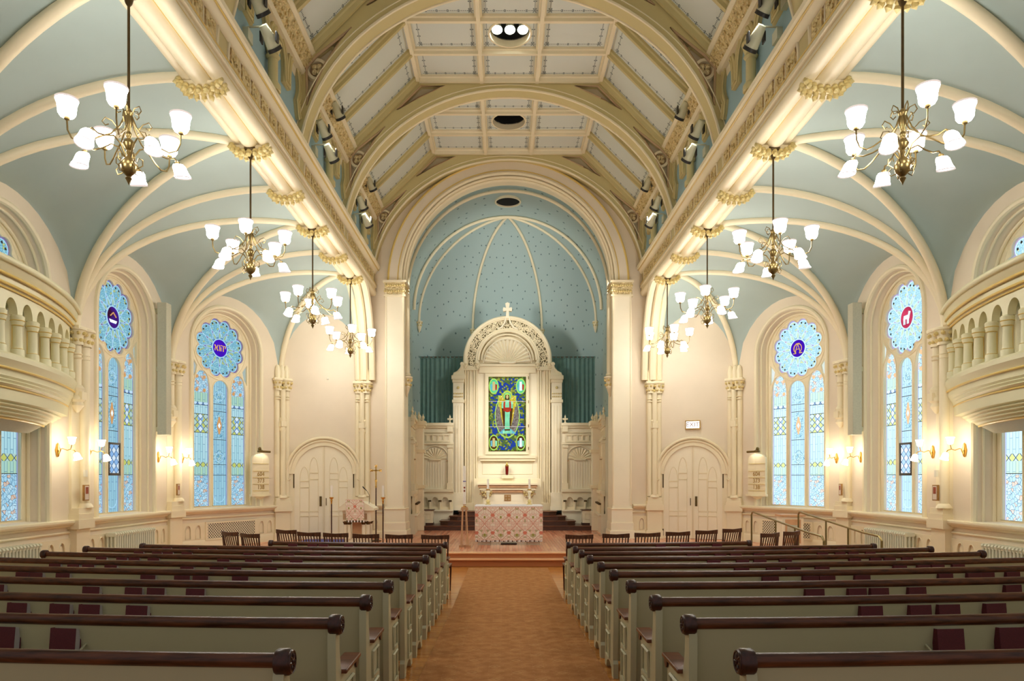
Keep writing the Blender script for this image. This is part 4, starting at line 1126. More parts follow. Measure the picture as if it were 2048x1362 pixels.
# ------------------------------------------------------------------ side galleries
def balcony(s, side):
    """bowed gallery front; every ring meets the wall at its own far end"""
    YC = 8.9
    t = thing('balcony', 'bowed cream balcony with gilt-lined columns projecting from the %s wall' % side, 'balcony', (s * WX, YC, 2.6))
    def ringpt(b, ye, z, k):           # k in -1..1
        y = YC + (ye - YC) * k; return Vector((s * (WX - b * (1 - k * k) - (0 if abs(k) < 1 else 0)), y, z))
    def band(mb, levels, n=40):
        """levels: (bulge, end y, z)"""
        mb.grid(lambda u, v: ringpt(*levels[int(round(v * (len(levels) - 1)))], -1 + 2 * u), n, len(levels) - 1, lambda u, v: (u * 7, v))
    def line(mb, b, ye, z, r):
        mb.tube([ringpt(b, ye, z, -1 + 2 * q / 44) for q in range(45)], r, 8)
    mb = MB('balcony_cream')
    band(mb, [(.62, 12.2, 4.90), (.98, 12.5, 4.92), (1.0, 12.5, 4.86), (.93, 12.46, 4.80), (.90, 12.44, 4.74), (.84, 12.4, 4.70), (.84, 12.38, 4.62), (.80, 12.34, 4.56)])
    line(mb, .98, 12.5, 4.87, .045); mb.build('top_rail', t, smooth=50)
    mb = MB('gold_line'); line(mb, .89, 12.41, 4.71, .02); line(mb, .845, 12.37, 4.60, .02); line(mb, .80, 12.33, 4.555, .014); mb.build('gilt_line', t)
    # arcade: spandrel plate built on the curve, with round-headed holes
    N = 15; mb = MB('balcony_cream'); step = 1.84 / N; B, YE = .78, 12.3
    back = MB('balcony_cream')
    back.grid(lambda u, v: ringpt(B - .2, YE - .1, 3.66 + .92 * v, -1 + 2 * u), 40, 1); back.build('inner_panel', t, smooth=50)
    ZA = 4.26
    for i in range(N):
        k0 = -.92 + step * i; km = k0 + step / 2; hw = step * .345
        for sg in (-1, 1):
            top = []; low = []
            for q in range(9):
                a = q * PI / 16; dk = hw * math.sin(a) if q < 8 else hw
                top.append(ringpt(B, YE, 4.58, km + sg * dk)); low.append(ringpt(B, YE, ZA + .20 * math.cos(a), km + sg * dk))
            top.append(ringpt(B, YE, 4.58, km + sg * step / 2)); low.append(ringpt(B, YE, ZA, km + sg * step / 2))
            n = len(top); f = []
            inn = [p + Vector((s * .12, 0, 0)) for p in low]
            mb.add(top + low + inn, [(q, q + 1, n + q + 1, n + q) for q in range(n - 1)] + [(n + q, n + q + 1, 2 * n + q + 1, 2 * n + q) for q in range(n - 1)])
    mb.build('arcade', t, smooth=40)
    gm = MB('gold_line')
    for i in range(N):
        km = -.92 + step * (i + .5)
        gm.tube([ringpt(B - .18, YE - .1, 3.7, km - step * .2)] + [ringpt(B - .18, YE - .1, ZA - .04 + .15 * math.sin(q * PI / 10), km - step * .2 * math.cos(q * PI / 10)) for q in range(11)] + [ringpt(B - .18, YE - .1, 3.7, km + step * .2)], .010, 5)
    gm.build('gilt_arches', t)
    for i in range(N + 1):
        k = -.92 + step * i
        if k < -.3: continue
        p = ringpt(B - .04, YE, 3.66, k)
        c = MB('balcony_cream')
        c.lathe([(.085, 0), (.085, .10), (.065, .13), (.062, .16), (.058, .42), (.062, .44), (.085, .50), (.09, .58), (.07, .6)], p, 12)
        col_ = c.build('column', t)
        c = MB('gold_line')
        for z in (.12, .45, .52): c.lathe([(.066 + (z > .5) * .02, z - .008), (.078 + (z > .5) * .018, z), (.066 + (z > .5) * .02, z + .008)], p, 12, caps=False)
        c.build('gilt_ring', col_)
    mb = MB('balcony_cream')
    band(mb, [(.60, 12.2, 3.68), (.88, 12.42, 3.66), (.93, 12.46, 3.62), (.93, 12.46, 3.56), (.88, 12.42, 3.50), (.84, 12.38, 3.42), (.84, 12.38, 3.36)])
    band(mb, [(.84, 12.38, 3.36), (.86, 12.34, 3.34), (.83, 12.3, 3.31), (.86, 12.28, 3.29), (.83, 12.24, 3.26), (.86, 12.22, 3.24), (.80, 12.18, 3.20), (.80, 12.16, 3.02)])
    band(mb, [(.80, 12.16, 3.02), (.74, 12.0, 3.0), (.78, 11.98, 2.97), (.72, 11.9, 2.95), (.75, 11.86, 2.92), (.68, 11.8, 2.90), (.71, 11.76, 2.87), (.64, 11.66, 2.85), (.67, 11.6, 2.82), (.6, 11.5, 2.80)])
    mb.build('cornice', t, smooth=30)
    mb = MB('gold_line'); line(mb, .865, 12.4, 3.45, .018); line(mb, .81, 12.17, 3.19, .014); line(mb, .62, 11.52, 2.80, .02); mb.build('gilt_line', t)
    mb = MB('speaker_cloth')
    mb.grid(lambda u, v: ringpt(.6 * (1 - v) , 11.5 - .35 * v, 2.80 - .14 * v, -1 + 2 * u), 40, 4); mb.build('underside', t, smooth=60)
    return t
balcony(-1, 'left'); balcony(1, 'right')

# ------------------------------------------------------------------ chandeliers
def chandelier():
    t = thing('chandelier', '', 'chandelier', (0, 0, 0), group='brass chandeliers hanging from the nave beams')
    # origin = hook under the beam; lamp body 1.25-1.9 m below
    mb = MB('bronze_dark'); mb.cyl((0, 0, 0), (0, 0, -1.22), .014, n=8); mb.build('rod', t)
    mb = MB('bronze_dark'); mb.lathe([(.10, .02), (.10, -.02), (.05, -.06), (.035, -.12), (.015, -.15)], (0, 0, 0), 14); mb.build('canopy', t)
    mb = MB('brass')
    mb.lathe([(.012, -1.20), (.03, -1.22), (.045, -1.25), (.03, -1.28), (.04, -1.33), (.028, -1.40), (.018, -1.44), (.03, -1.46), (.03, -1.49), (.018, -1.51), (.045, -1.53), (.062, -1.565), (.045, -1.61), (.02, -1.63), (.03, -1.655), (.018, -1.68), (.026, -1.70), (.05, -1.72), (.075, -1.76), (.082, -1.80), (.07, -1.85), (.035, -1.885), (.02, -1.90), (.034, -1.92), (.02, -1.945), (.008, -1.97), (.001, -1.99)], (0, 0, 0), 16)
    mb.build('stem', t)
    def shade(pos, down, par, tilt):
        ax = Vector((tilt[0] * .38, tilt[1] * .38, -1)) if down else Vector((0, 0, 1))
        b = MB('shade_glow')
        k = .82 if down else 1.0
        b.lathe([(.022 * k, .0), (.062 * k, .010 * k), (.080 * k, .04 * k), (.084 * k, .09 * k), (.089 * k, .13 * k), (.104 * k, .17 * k)], pos, 14, ax=ax, caps=False)
        b.use('shade_rim'); b.lathe([(.1035 * k, .168 * k), (.109 * k, .184 * k), (.106 * k, .186 * k)], pos, 14, ax=ax, caps=False); b.use('shade_glow')
        b.lathe([(.001, .02), (.03, .05), (.034, .085), (.001, .12)], pos, 8, ax=ax, caps=False)
        b.build('shade', par)
        c = MB('brass'); c.lathe([(.012, -.03), (.026, -.02), (.028, .008), (.02, .012)], pos, 10, ax=ax); c.build('cup', par)
    for i in range(5):
        a = math.radians(-73 + 72 * i); d = Vector((math.cos(a), math.sin(a), 0))
        def P(r, z): return d * r + Vector((0, 0, z))
        arm = MB('brass')
        pts = [P(.03, -1.27), P(.08, -1.40), P(.16, -1.50), P(.26, -1.56), P(.34, -1.62), P(.42, -1.66), P(.50, -1.64), P(.535, -1.57), P(.54, -1.48)]
        arm.tube(pts, .0085, 6)
        arm.tube([P(.10, -1.43), P(.15, -1.37), P(.21, -1.35), P(.24, -1.40), P(.21, -1.43), P(.18, -1.41)], .006, 5)
        arm.tube([P(.03, -1.27), P(.06, -1.20), P(.11, -1.18), P(.13, -1.23), P(.10, -1.27), P(.07, -1.25)], .006, 5)
        o = arm.build('arm', t); shade(P(.54, -1.45), False, o, d)
        a += math.radians(36); d = Vector((math.cos(a), math.sin(a), 0))
        arm = MB('brass')
        pts = [P(.05, -1.80), P(.10, -1.74), P(.16, -1.68), P(.24, -1.66), P(.33, -1.68), P(.40, -1.68), P(.455, -1.63)]
        arm.tube([P(.03, -1.72), P(.10, -1.60), P(.18, -1.56), P(.27, -1.60), P(.36, -1.62), P(.43, -1.60), P(.46, -1.63)], .0085, 6)
        arm.tube([P(.08, -1.80), P(.13, -1.76), P(.13, -1.70), P(.09, -1.69), P(.08, -1.73)], .006, 5)
        arm.tube([P(.06, -1.86), P(.11, -1.88), P(.13, -1.83), P(.10, -1.80)], .006, 5)
        o = arm.build('arm', t); shade(P(.465, -1.65), True, o, d)
    return t
ch = chandelier(); used = False
for s, side in ((-1, 'left'), (1, 'right')):
    for i, y in enumerate(ROD):
        lab = ('nearest and largest', 'second nearest', 'third nearest', 'farthest and smallest')[i]
        place(ch, used, (s * 3.98, y, 6.95), math.radians((0, -4, -32, 0)[i] if s < 0 else (-24, -28, -37, -12)[i]), 'brass chandelier with frosted shades on the %s, %s of its four' % (side, lab)); used = True

# ------------------------------------------------------------------ wall sconces, framed pictures, loudspeakers, hymn boards, sign
def sconce(F, u, z, label, flip=1):
    p = F @ Vector((u, 0, z)); t = thing('wall_sconce', label, 'wall lamp', p, group='two-light brass wall brackets')
    mb = MB('brass_bright'); mb.M = F; mb.lathe([(.001, -.12), (.02, -.10), (.03, -.05), (.05, 0), (.03, .05), (.02, .10), (.001, .13)], (u, .02, z), 12, sx=1.0); mb.build('backplate', t)
    def Q(a, n, b): return (u + a, n, z + b)
    mb = MB('brass_bright'); mb.M = F
    mb.tube([Q(0, .03, 0), Q(0, .10, .03), Q(0, .18, .0), Q(0, .24, .02), Q(0, .26, .10)], .008, 6)
    mb.tube([Q(0, .24, .02), Q(0, .30, .0), Q(0, .33, -.04)], .008, 6); mb.build('arm', t)
    for dn, pos, ax in ((0, Q(0, .26, .10), (0, 0, 1)), (1, Q(0, .33, -.04), (0, .3, -1))):
        mb = MB('sconce_glow'); mb.M = F; k = .8
        mb.lathe([(.02 * k, .0), (.05 * k, .02 * k), (.062 * k, .07 * k), (.066 * k, .11 * k), (.085 * k, .15 * k)], pos, 12, ax=ax, caps=False); mb.build('shade', t)
def framed(F, u, z, w_, h, label):
    t = thing('framed_picture', label, 'picture', F @ Vector((u, .18, z)), group='small framed pictures on the columns')
    n = .2
    mb = MB('frame_gilt'); mb.M = F
    mb.box(u - w_, u + w_, n - .02, n + .015, z - h, z + h); mb.build('frame', t, bevel=.004)
    mb = MB('picture_mat'); mb.M = F; mb.box(u - w_ + .02, u + w_ - .02, n, n + .018, z - h + .02, z + h - .02); mb.use('picture_red'); mb.box(u - w_ + .035, u + w_ - .035, n, n + .02, z - h + .12, z + h - .04); mb.build('print', t)
def hymn_board(F, u, z, label, lampdir):
    t = thing('hymn_board', label, 'hymn board', F @ Vector((u, 0, z)), group='round-topped hymn boards')
    w_, h = .29, .90
    mb = MB('wall_trim'); mb.M = F
    mb.plate([[(u - w_, z), (u + w_, z), (u + w_, z + h)] + arc(u, z + h, w_, 0, 180, 14, .16) [1:]], .05, 0)
    mb.box(u - w_ - .04, u + w_ + .04, 0, .09, z - .04, z + .015); mb.lathe([(.22, 0), (.12, -.05), (.001, -.09)], (u, .02, z - .04), 4); mb.build('board', t, bevel=.004)
    mb = MB('gilding'); mb.M = F
    for zz in (.10, .27, .44, .61, .80): mb.box(u - w_ + .03, u + w_ - .03, .05, .062, z + zz - .007, z + zz + .007)
    mb.build('ledges', t)
    for k, tx in enumerate(('138', '373', '604')):
        text_mesh(tx, .16, 'number_gilt', wall_text_matrix(F, u, z + .19 + .17 * k, .056), 'hymn_number', t)
    mb = MB('brass'); mb.M = F; zt = z + h + .22
    mb.lathe([(.05, 0), (.05, .03), (.02, .05)], (u, .0, zt + .06), 14, ax=(0, 1, 0)); mb.cyl((u, .04, zt + .05), (u, .16, zt), .008)
    mb.cyl((u - .20, .17, zt - .01), (u + .20, .17, zt - .01), .028, n=12); mb.build('picture_light', t)
    l = bpy.data.lights.new('picture_light_lamp', 'AREA'); l.shape = 'RECTANGLE'; l.size = .36; l.size_y = .03; l.energy = .5; l.color = (1, .93, .78)
    lo = bpy.data.objects.new('picture_light_lamp', l); COL.objects.link(lo); lo.location = F @ Vector((u, .15, zt - .045)); 
    d = (F @ Vector((u, 0, z + .4))) - lo.location; lo.rotation_euler = d.to_track_quat('-Z', 'Y').to_euler()
for s, side in ((-1, 'left'), (1, 'right')):
    def seg(p, q):
        if s > 0: p, q = (-q[0], q[1]), (-p[0], p[1])
        return frame(p, q)
    def U(F, L, d): return d if s < 0 else L - d      # distance from the near end
    F, L = seg((-WX, 8.93), (-WX, 12.39)); sconce(F, U(F, L, 2.93), 2.42, 'brass wall lamp with two glowing shades on the %s wall, nearest of four' % side)
    F2, L2 = seg((-WX, 12.39), (-W1[0], W1[1])); sconce(F2, U(F2, L2, .34), 2.42, 'brass wall lamp with two glowing shades between the %s side window and the balcony column' % side)
    sconce(F2, U(F2, L2, L2 - .62), 2.40, 'brass wall lamp with two glowing shades under the %s loudspeaker' % side)
    F3, L3 = seg((-W1[0], W1[1]), (-W2[0], W2[1])); sconce(F3, U(F3, L3, .26), 2.40, 'brass wall lamp with two glowing shades just beside the %s angled window' % side)
    framed(F, U(F, L, L - .03), 1.69, .075, .14, 'small gilt-framed picture on the column below the %s balcony end' % side)
    framed(F2, U(F2, L2, L2 - .10), 1.69, .06, .13, 'small gilt-framed picture on the column between the two tall %s windows' % side)
    mb = MB('cord_white'); mb.M = F; u = U(F, L, L - .03); mb.box(u - .035, u + .035, .17, .21, 1.97, 2.09)
    o = mb.build('thermostat', smooth=0, bevel=.004); tag(o, 'small white wall box above the framed picture on the near %s column' % side, 'thermostat', 'white boxes on the near columns')
    # column loudspeaker
    t = thing('loudspeaker', 'tall narrow cream column loudspeaker mounted beside the %s side window' % side, 'loudspeaker', F2 @ Vector((U(F2, L2, L2 - .72), .3, 2.9)))
    u = U(F2, L2, L2 - .72); mb = MB('speaker_cloth'); mb.M = F2; mb.box(u - .11, u + .11, .10, .30, 2.88, 5.72); mb.build('cabinet', t, bevel=.01)
    mb = MB('fixture_cream'); mb.M = F2
    for z in (3.0, 4.3, 5.55): mb.box(u - .05, u + .05, 0, .12, z - .05, z + .05)
    mb.build('bracket', t)
    hymn_board(F3, U(F3, L3, L3 - .74), 1.52, 'cream hymn board showing 604, 373 and 138 on the %s wall' % side, s)
    # vent grille under the angled window and radiators on the side walls
    t = thing('vent_grille', 'wide latticed vent grille below the %s angled window' % side, 'vent', F3 @ Vector((L3 / 2, .04, .6)), group='latticed vents')
    mb = MB('vent_mesh'); mb.M = F3; mb.plate([[(L3 / 2 - .72, .50), (L3 / 2 + .72, .50), (L3 / 2 + .72, .86), (L3 / 2 - .72, .86)]], .045, .02); mb.build('mesh', t, smooth=0)
    mb = MB('wall_trim'); mb.M = F3
    for a, b, c, d in ((-.78, .78, .46, .5), (-.78, .78, .86, .90), (-.78, -.72, .5, .86), (.72, .78, .5, .86)): mb.box(L3 / 2 + a, L3 / 2 + b, 0, .06, c, d)
    mb.build('frame', t)
    def radiator(F, u0, u1, label):
        t = thing('radiator', label, 'radiator', F @ Vector(((u0 + u1) / 2, .15, .0)), group='cream column radiators')
        n = int((u1 - u0) / .075)
        mb = MB('radiator_paint'); mb.M = F
        for i in range(n):
            u = u0 + (i + .5) * (u1 - u0) / n
            for nn in (.08, .15, .22): mb.cyl((u, nn, .12), (u, nn, .86), .022, n=8)
            mb.lathe([(.001, -.03), (.034, -.02), (.036, .0), (.034, .02), (.001, .03)], (u, .08, .88), 8, ax=(1, 0, 0)); mb.lathe([(.001, -.03), (.034, -.02), (.034, .02), (.001, .03)], (u, .22, .88), 8, ax=(1, 0, 0))
            mb.box(u - .028, u + .028, .06, .24, .84, .91); mb.box(u - .028, u + .028, .06, .24, .09, .15)
        mb.build('fins', t)
        mb = MB('radiator_paint'); mb.M = F
        for u in (u0 + .04, u1 - .04): mb.box(u - .03, u + .03, .08, .22, 0, .1)
        mb.build('foot', t)
    radiator(F2, U(F2, L2, .8) if s < 0 else U(F2, L2, 2.3), U(F2, L2, 2.3) if s < 0 else U(F2, L2, .8), 'cream radiator under the %s side window' % side)
    radiator(F, U(F, L, .4) if s < 0 else U(F, L, 2.2), U(F, L, 2.2) if s < 0 else U(F, L, .4), 'cream radiator under the %s balcony window at the edge of the photo' % side)
# exit sign over the right door
F, uc, zb, L, side = DOORC[1]
t = thing('exit_sign', 'lit white exit sign in a brass frame above the right-hand door', 'sign', F @ Vector((uc, 0, 3.4)))
mb = MB('brass_bright'); mb.M = F; mb.plate([[(uc - .20, 3.28), (uc + .20, 3.28), (uc + .20, 3.52), (uc - .20, 3.52)], [(uc - .175, 3.305), (uc + .175, 3.305), (uc + .175, 3.495), (uc - .175, 3.495)]], .07, 0); mb.build('frame', t)
mb = MB('exit_glow'); mb.M = F; mb.box(uc - .175, uc + .175, .01, .05, 3.305, 3.495); mb.build('panel', t)
text_mesh('EXIT', .17, 'frame_gilt', wall_text_matrix(F, uc, 3.40, .052), 'lettering', t)
for F, uc, zb, L, side in DOORC[:1]:
    mb = MB('cord_white'); mb.M = F; mb.lathe([(.03, 0), (.025, .02), (.001, .03)], (uc + .1, 0, 4.66), 10, ax=(0, 1, 0)); o = mb.build('wall_fitting'); tag(o, 'tiny round cap on the plain wall high above the left door', 'wall fitting')

# ------------------------------------------------------------------ spotlights on the clerestory
def spotlight(s, y, x, z, label, dirv, tgt, power=None):
    t = thing('spotlight', label, 'spotlight', (s * x, y, z), group='cream theatre spotlights under the roof')
    d = Vector(dirv).normalized(); c = Vector((s * x, y, z))
    mb = MB('fixture_cream'); mb.lathe([(.001, -.17), (.06, -.16), (.07, -.10), (.085, 0), (.095, .10), (.10, .16)], c, 14, ax=d, caps=False)
    mb.use('dark_iron'); mb.lathe([(.103, .12), (.105, .17), (.09, .17)], c, 14, ax=d, caps=False); mb.build('housing', t)
    mb = MB('spot_glow'); mb.lathe([(.001, .15), (.088, .15)], c, 14, ax=d, caps=False); mb.build('lens', t)
    mb = MB('fixture_cream'); w0 = Vector((s * 3.70, y, z + .05)); mb.tube([c + Vector((0, 0, .1)), c + Vector((s * .1, 0, .16)), w0 + Vector((0, 0, .1)), w0], .014, 6)
    mb.box(*sorted((s * 3.66, s * 3.74)), y - .09, y + .09, z - .06, z + .1)
    mb.build('yoke', t)
    mb = MB('dark_iron')
    for a in (-.11, .11): mb.box(c.x + a - .01, c.x + a + .01, c.y - .05, c.y + .05, c.z - .07, c.z + .07)
    mb.build('barn_door', t)
    if power:
        l = bpy.data.lights.new('spotlight_beam', 'SPOT'); l.energy = power; l.spot_size = math.radians(24 if y > 16 else 18); l.spot_blend = .8; l.shadow_soft_size = .09; l.color = (1, .93, .80)
        o = bpy.data.objects.new('spotlight_beam', l); COL.objects.link(o); o.location = c + d * .22; o.rotation_euler = (Vector(tgt) - c).to_track_quat('-Z', 'Y').to_euler()
for s, side in ((-1, 'left'), (1, 'right')):
    for y0, tr in ((8.93, 'in the near bay'), (12.39, 'behind the largest roof arch'), (15.85, 'behind the roof arch nearest but one the altar')):
        for k, (dy, x, z, tx) in enumerate(((1.45, 3.42, 9.22, 'upper'), (.55, 3.46, 8.40, 'lower'), (.85, 3.40, 8.10, 'lowest'))):
            if y0 < 9 and k == 0: continue
            spotlight(s, y0 + dy, x, z - (.0), '%s cream spotlight on the %s clerestory %s' % (tx, side, tr), (-s * .35, .75, -.75), ((0, 23.2, 1.4), (-s * .3, 24.0, 4.0), (-s * .3, 20.0, .8))[k], SPOT_W if y0 > 15 else SPOT_W * .4)
# two pairs of lamps fixed to the back of the chancel arch light the apse
for s, side in ((-1, 'left'), (1, 'right')):
    for z, tg, nm in ((7.3, (-s * 1.2, 24.6, 8.6), 'upper'), (5.5, (-s * .3, 24.0, 3.0), 'lower')):
        c = Vector((s * 2.98, 20.1, z)); t = thing('spotlight', '%s cream spotlight behind the %s chancel pier' % (nm, side), 'spotlight', c, group='cream theatre spotlights under the roof')
        d = (Vector(tg) - c).normalized()
        mb = MB('fixture_cream'); mb.lathe([(.001, -.10), (.05, -.09), (.06, .0), (.065, .06)], c - d * .02, 12, ax=d, caps=False); mb.box(*sorted((s * 2.98, s * 3.05)), 20.04, 20.1, z - .05, z + .05); mb.build('housing', t)
        l = bpy.data.lights.new('chancel_beam', 'SPOT'); l.energy = CHANCEL_W * (1.5 if z > 6 else 1.3); l.spot_size = math.radians(84 if z > 6 else 62); l.spot_blend = 1.0; l.shadow_soft_size = .45; l.color = (1, .96, .88)
        o = bpy.data.objects.new('chancel_beam', l); COL.objects.link(o); o.location = c + d * .1; o.rotation_euler = d.to_track_quat('-Z', 'Y').to_euler()

# ------------------------------------------------------------------ carpet
mb = MB('carpet_weave'); vs = []
for y in (-.5, 10.8, 15.12):
    vs += [(-.886, y, fz(y) + .012), (.825, y, fz(y) + .012)]
vs += [(-.886, y, fz(y) + .001) for y in (-.5, 10.8, 15.12)] + [(.825, y, fz(y) + .001) for y in (-.5, 10.8, 15.12)]
mb.add(vs, [(0, 1, 3, 2), (2, 3, 5, 4), (0, 2, 7, 6), (2, 4, 8, 7), (1, 3, 10, 9), (3, 5, 11, 10), (4, 5, 11, 8)])
tag(mb.build('carpet_runner', smooth=0), 'long orange-brown patterned carpet runner down the centre aisle', 'carpet')

# ------------------------------------------------------------------ pews
PX0L, PX0R = -1.02, .87
invL = [.00840, .00763, .00700, .00631, .00559, .00495, .00427, .00358, .00294, .00225]
K = .0230
BOOKP = [2.34, 2.71, 2.90, 3.24, 4.13, 4.42, 4.60, 4.86]
ORD = ['front', 'second', 'third', 'fourth', 'fifth', 'sixth', 'seventh', 'eighth', 'ninth', 'nearest']
def pew(s, i, D):
    side = 'left' if s < 0 else 'right'
    x0 = 1.02 if s < 0 else .87; x1 = [3.85, 5.55, 5.98, 5.98, 5.98, 5.98, 5.98, 5.98, 5.98, 5.6][i]
    if s > 0: x1 = [3.80, 5.42, 5.84, 5.98, 5.98, 5.98, 5.98, 5.98, 5.98, 5.6][i]
    if i == 0: D += .05
    PH = .965 + .006 * (10.8 - D)
    zb = fz(D); nm = ORD[i] if i in (0, 9) else ORD[i]
    lab = 'cream pew with dark wood rail on the %s, %s' % (side, 'front row before the chairs' if i == 0 else ('nearest the camera' if i == 9 else '%s row counted from the altar' % ORD[i]))
    t = thing('pew', lab, 'pew', (s * x0, D, zb), group='cream pews either side of the aisle')
    def Y(x): return D + K * (x * x - x0 * x0)
    def Z(x): return fz(Y(x))
    n = 12; xs = [x0 + (x1 - x0) * k / n for k in range(n + 1)]
    def sw(prof, name, m, a=x0, b=x1, sm=40):
        """closed profile (dy,dz) swept along the curved pew"""
        mb = MB(m); p = len(prof); vs = []; uv = []
        X = [a + (b - a) * k / n for k in range(n + 1)]
        for x in X:
            for dy, dz in prof: vs.append((s * x, Y(x) + dy, Z(x) + dz)); uv.append((x, dz))
        fs = [(k * p + q, k * p + (q + 1) % p, (k + 1) * p + (q + 1) % p, (k + 1) * p + q) for k in range(n) for q in range(p)]
        fs += [tuple(range(p)), tuple(reversed(range(n * p, (n + 1) * p)))]
        mb.add(vs, fs, uv); return mb.build(name, t, smooth=sm)
    rail = [(.028 * math.cos(a) , PH - .055 + .032 * math.sin(a)) for a in [2 * PI * q / 12 for q in range(12)]]
    sw(rail, 'top_rail', 'rail_wood', x0 + .03, x1 - .03)
    sw([(-.012, PH - .075), (.012, PH - .075), (.075, .42), (.075, .14), (.05, .14), (.05, .42)], 'back', 'pew_cream', x0 + .03, x1 - .03, 20)
    sw([(.06, .44), (.50, .45), (.52, .435), (.50, .41), (.06, .40)], 'seat', 'seat_wood', x0 + .05, x1 - .05, 20)
    if i != 9 or True:
        rk = MB('pew_cream')
    prof = [(-.035, 0), (-.035, .13), (-.012, .16), (-.03, .45), (-.04, PH - .12), (-.03, PH - .09), (.045, PH - .09), (.045, PH - .13), (.05, .80), (.075, .70), (.10, .655), (.46, .655), (.47, .62), (.455, .57), (.455, .34), (.465, .32), (.455, .16), (.50, .13), (.50, 0), (.40, 0), (.36, .07), (.28, .10), (.18, .10), (.09, .07), (.06, 0)]
    for kk, (xe, w_) in enumerate(((x0, .045), (x1, .045))):
        if x1 > 5.9 and kk and i not in (2, 3): continue
        sg = 1 if kk == 0 else -1
        mb = MB('pew_cream')
        a, b = sorted((s * xe, s * (xe + sg * w_))); 
        y0, z0 = Y(xe), Z(xe)
        pp = [(y0 + dy, z0 + dz) for dy, dz in prof]; m_ = len(pp)
        tri = tessellate_polygon([[Vector((p[0], p[1], 0)) for p in pp]])
        vs = [(a, y, z) for y, z in pp] + [(b, y, z) for y, z in pp]
        mb.add(vs, [tuple(q) for q in tri] + [tuple(m_ + v_ for v_ in reversed(q)) for q in tri] + [(q, (q + 1) % m_, m_ + (q + 1) % m_, m_ + q) for q in range(m_)])
        xf = s * (xe - sg * .006)
        for za, zz in ((.14, .36), (.41, .58)):          # raised frames of the two recessed panels
            mb.tube([(xf, y0 + .16, z0 + za), (xf, y0 + .16, z0 + zz), (xf, y0 + .36, z0 + zz), (xf, y0 + .36, z0 + za)], .012, 4, closed=True)
        ep = mb.build('end_panel', t, smooth=20)
        mb = MB('seat_wood'); c0, c1 = sorted((s * (xe - sg * .03), s * (xe + sg * .075))); mb.box(c0, c1, y0 + .09, y0 + .48, z0 + .655, z0 + .68); mb.build('armrest', t, bevel=.006)
        mb = MB('finial_wood'); mb.cyl((s * (xe - sg * .012), y0 + .46, z0 + .63), (s * (xe + sg * .05), y0 + .46, z0 + .63), .038, n=14); mb.build('arm_scroll', t, bevel=.004)
        # round carved end of the rail
        mb = MB('finial_wood'); cz = z0 + PH - .06; X0 = s * (xe - sg * .022); X1 = s * (xe + sg * .05)
        mb.lathe([(.001, -.004), (.040, -.004), (.050, .0), (.056, .010), (.056, .054), (.050, .064), (.001, .064)], (X0, y0, cz), 20, ax=(s * sg, 0, 0))
        if D < 9:
            for q in range(8):
                aa = 2 * PI * q / 8; mb.lathe([(1e-3, -.012), (.006, 0), (1e-3, .012)], (X0 - s * sg * .004, y0 + .026 * math.cos(aa), cz + .026 * math.sin(aa)), 5, ax=(0, math.cos(aa), math.sin(aa)), caps=False)
            mb.ball((X0 - s * sg * .004, y0, cz), .009, 6); mb.tube([(X0 - s * sg * .003, y0 + .045 * math.cos(q * PI / 10), cz + .045 * math.sin(q * PI / 10)) for q in range(20)], .004, 4, closed=True)
        mb.build('rail_end', t, smooth=40)
    # book rack with its little end brackets
    if i < 9:
        for ra, rb in ((BOOKP[0] - .12, BOOKP[3] + .12), (BOOKP[4] - .12, BOOKP[7] + .12)):
            if s < 0: ra += .23; rb += .23
            if rb > x1: continue
            mb = MB('pew_cream')
            for q in range(4):
                xa = ra + (rb - ra) * q / 4; xb = ra + (rb - ra) * (q + 1) / 4; xm = (xa + xb) / 2; y = Y(xm) + .045; z = Z(xm)
                c0, c1 = sorted((s * xa, s * xb)); mb.box(c0, c1, y - .115, y, z + .67, z + .685); mb.box(c0, c1, y - .115, y - .105, z + .685, z + .72)
            for xm in (ra, rb): mb.tube([(s * xm, Y(xm) + .01, Z(xm) + .82), (s * xm, Y(xm) - .04, Z(xm) + .80), (s * xm, Y(xm) - .075, Z(xm) + .71), (s * xm, Y(xm) - .06, Z(xm) + .67)], .007, 5)
            mb.build('book_rack', t, smooth=30)
    return Y, Z, x1
def hymnal():
    t = thing('hymnal', '', 'book', (0, 0, 0), group='maroon hymnals in the pew racks')
    mb = MB('book_cover'); mb.box(-.078, .078, -.024, -.020, 0, .225); mb.box(-.078, .078, .020, .024, 0, .225); mb.box(-.078, -.072, -.022, .022, 0, .225); mb.build('cover', t, bevel=.002)
    mb = MB('page_edge'); mb.box(-.072, .073, -.020, .020, .004, .219); mb.build('pages', t)
    return t
hb = hymnal(); hused = False
BO = ['nearest the aisle', 'second from the aisle', 'third from the aisle', 'fourth from the aisle', 'fifth from the aisle', 'sixth from the aisle', 'seventh from the aisle', 'eighth from the aisle']
for s, side in ((-1, 'left'), (1, 'right')):
    for i in range(10):
        D = 1287 * invL[i]
        if s > 0: D *= 1.0
        Y, Z, x1 = pew(s, i, D)
        if i == 9: continue
        for k, bx in enumerate(BOOKP):
            xx = bx + (.12 if s < 0 else -.0)     # racks are set a little farther out on the left
            if s < 0: xx = bx + .23
            if xx + .1 > x1: continue
            if abs(xx) * 1400 / D > 1115: continue
            jit = random.uniform(-.02, .02)
            o = place(hb, hused, (s * (xx + jit), Y(xx) - .038, Z(xx) + .686), math.atan2(s * 2 * K * xx, 1) + random.uniform(-.03, .03),
                      'maroon hymnal in the rack of the %s %s pew%s, %s' % (side, ORD[i], ' row' if i == 0 else '', BO[k])); hused = True
            o.rotation_euler.x = -.10

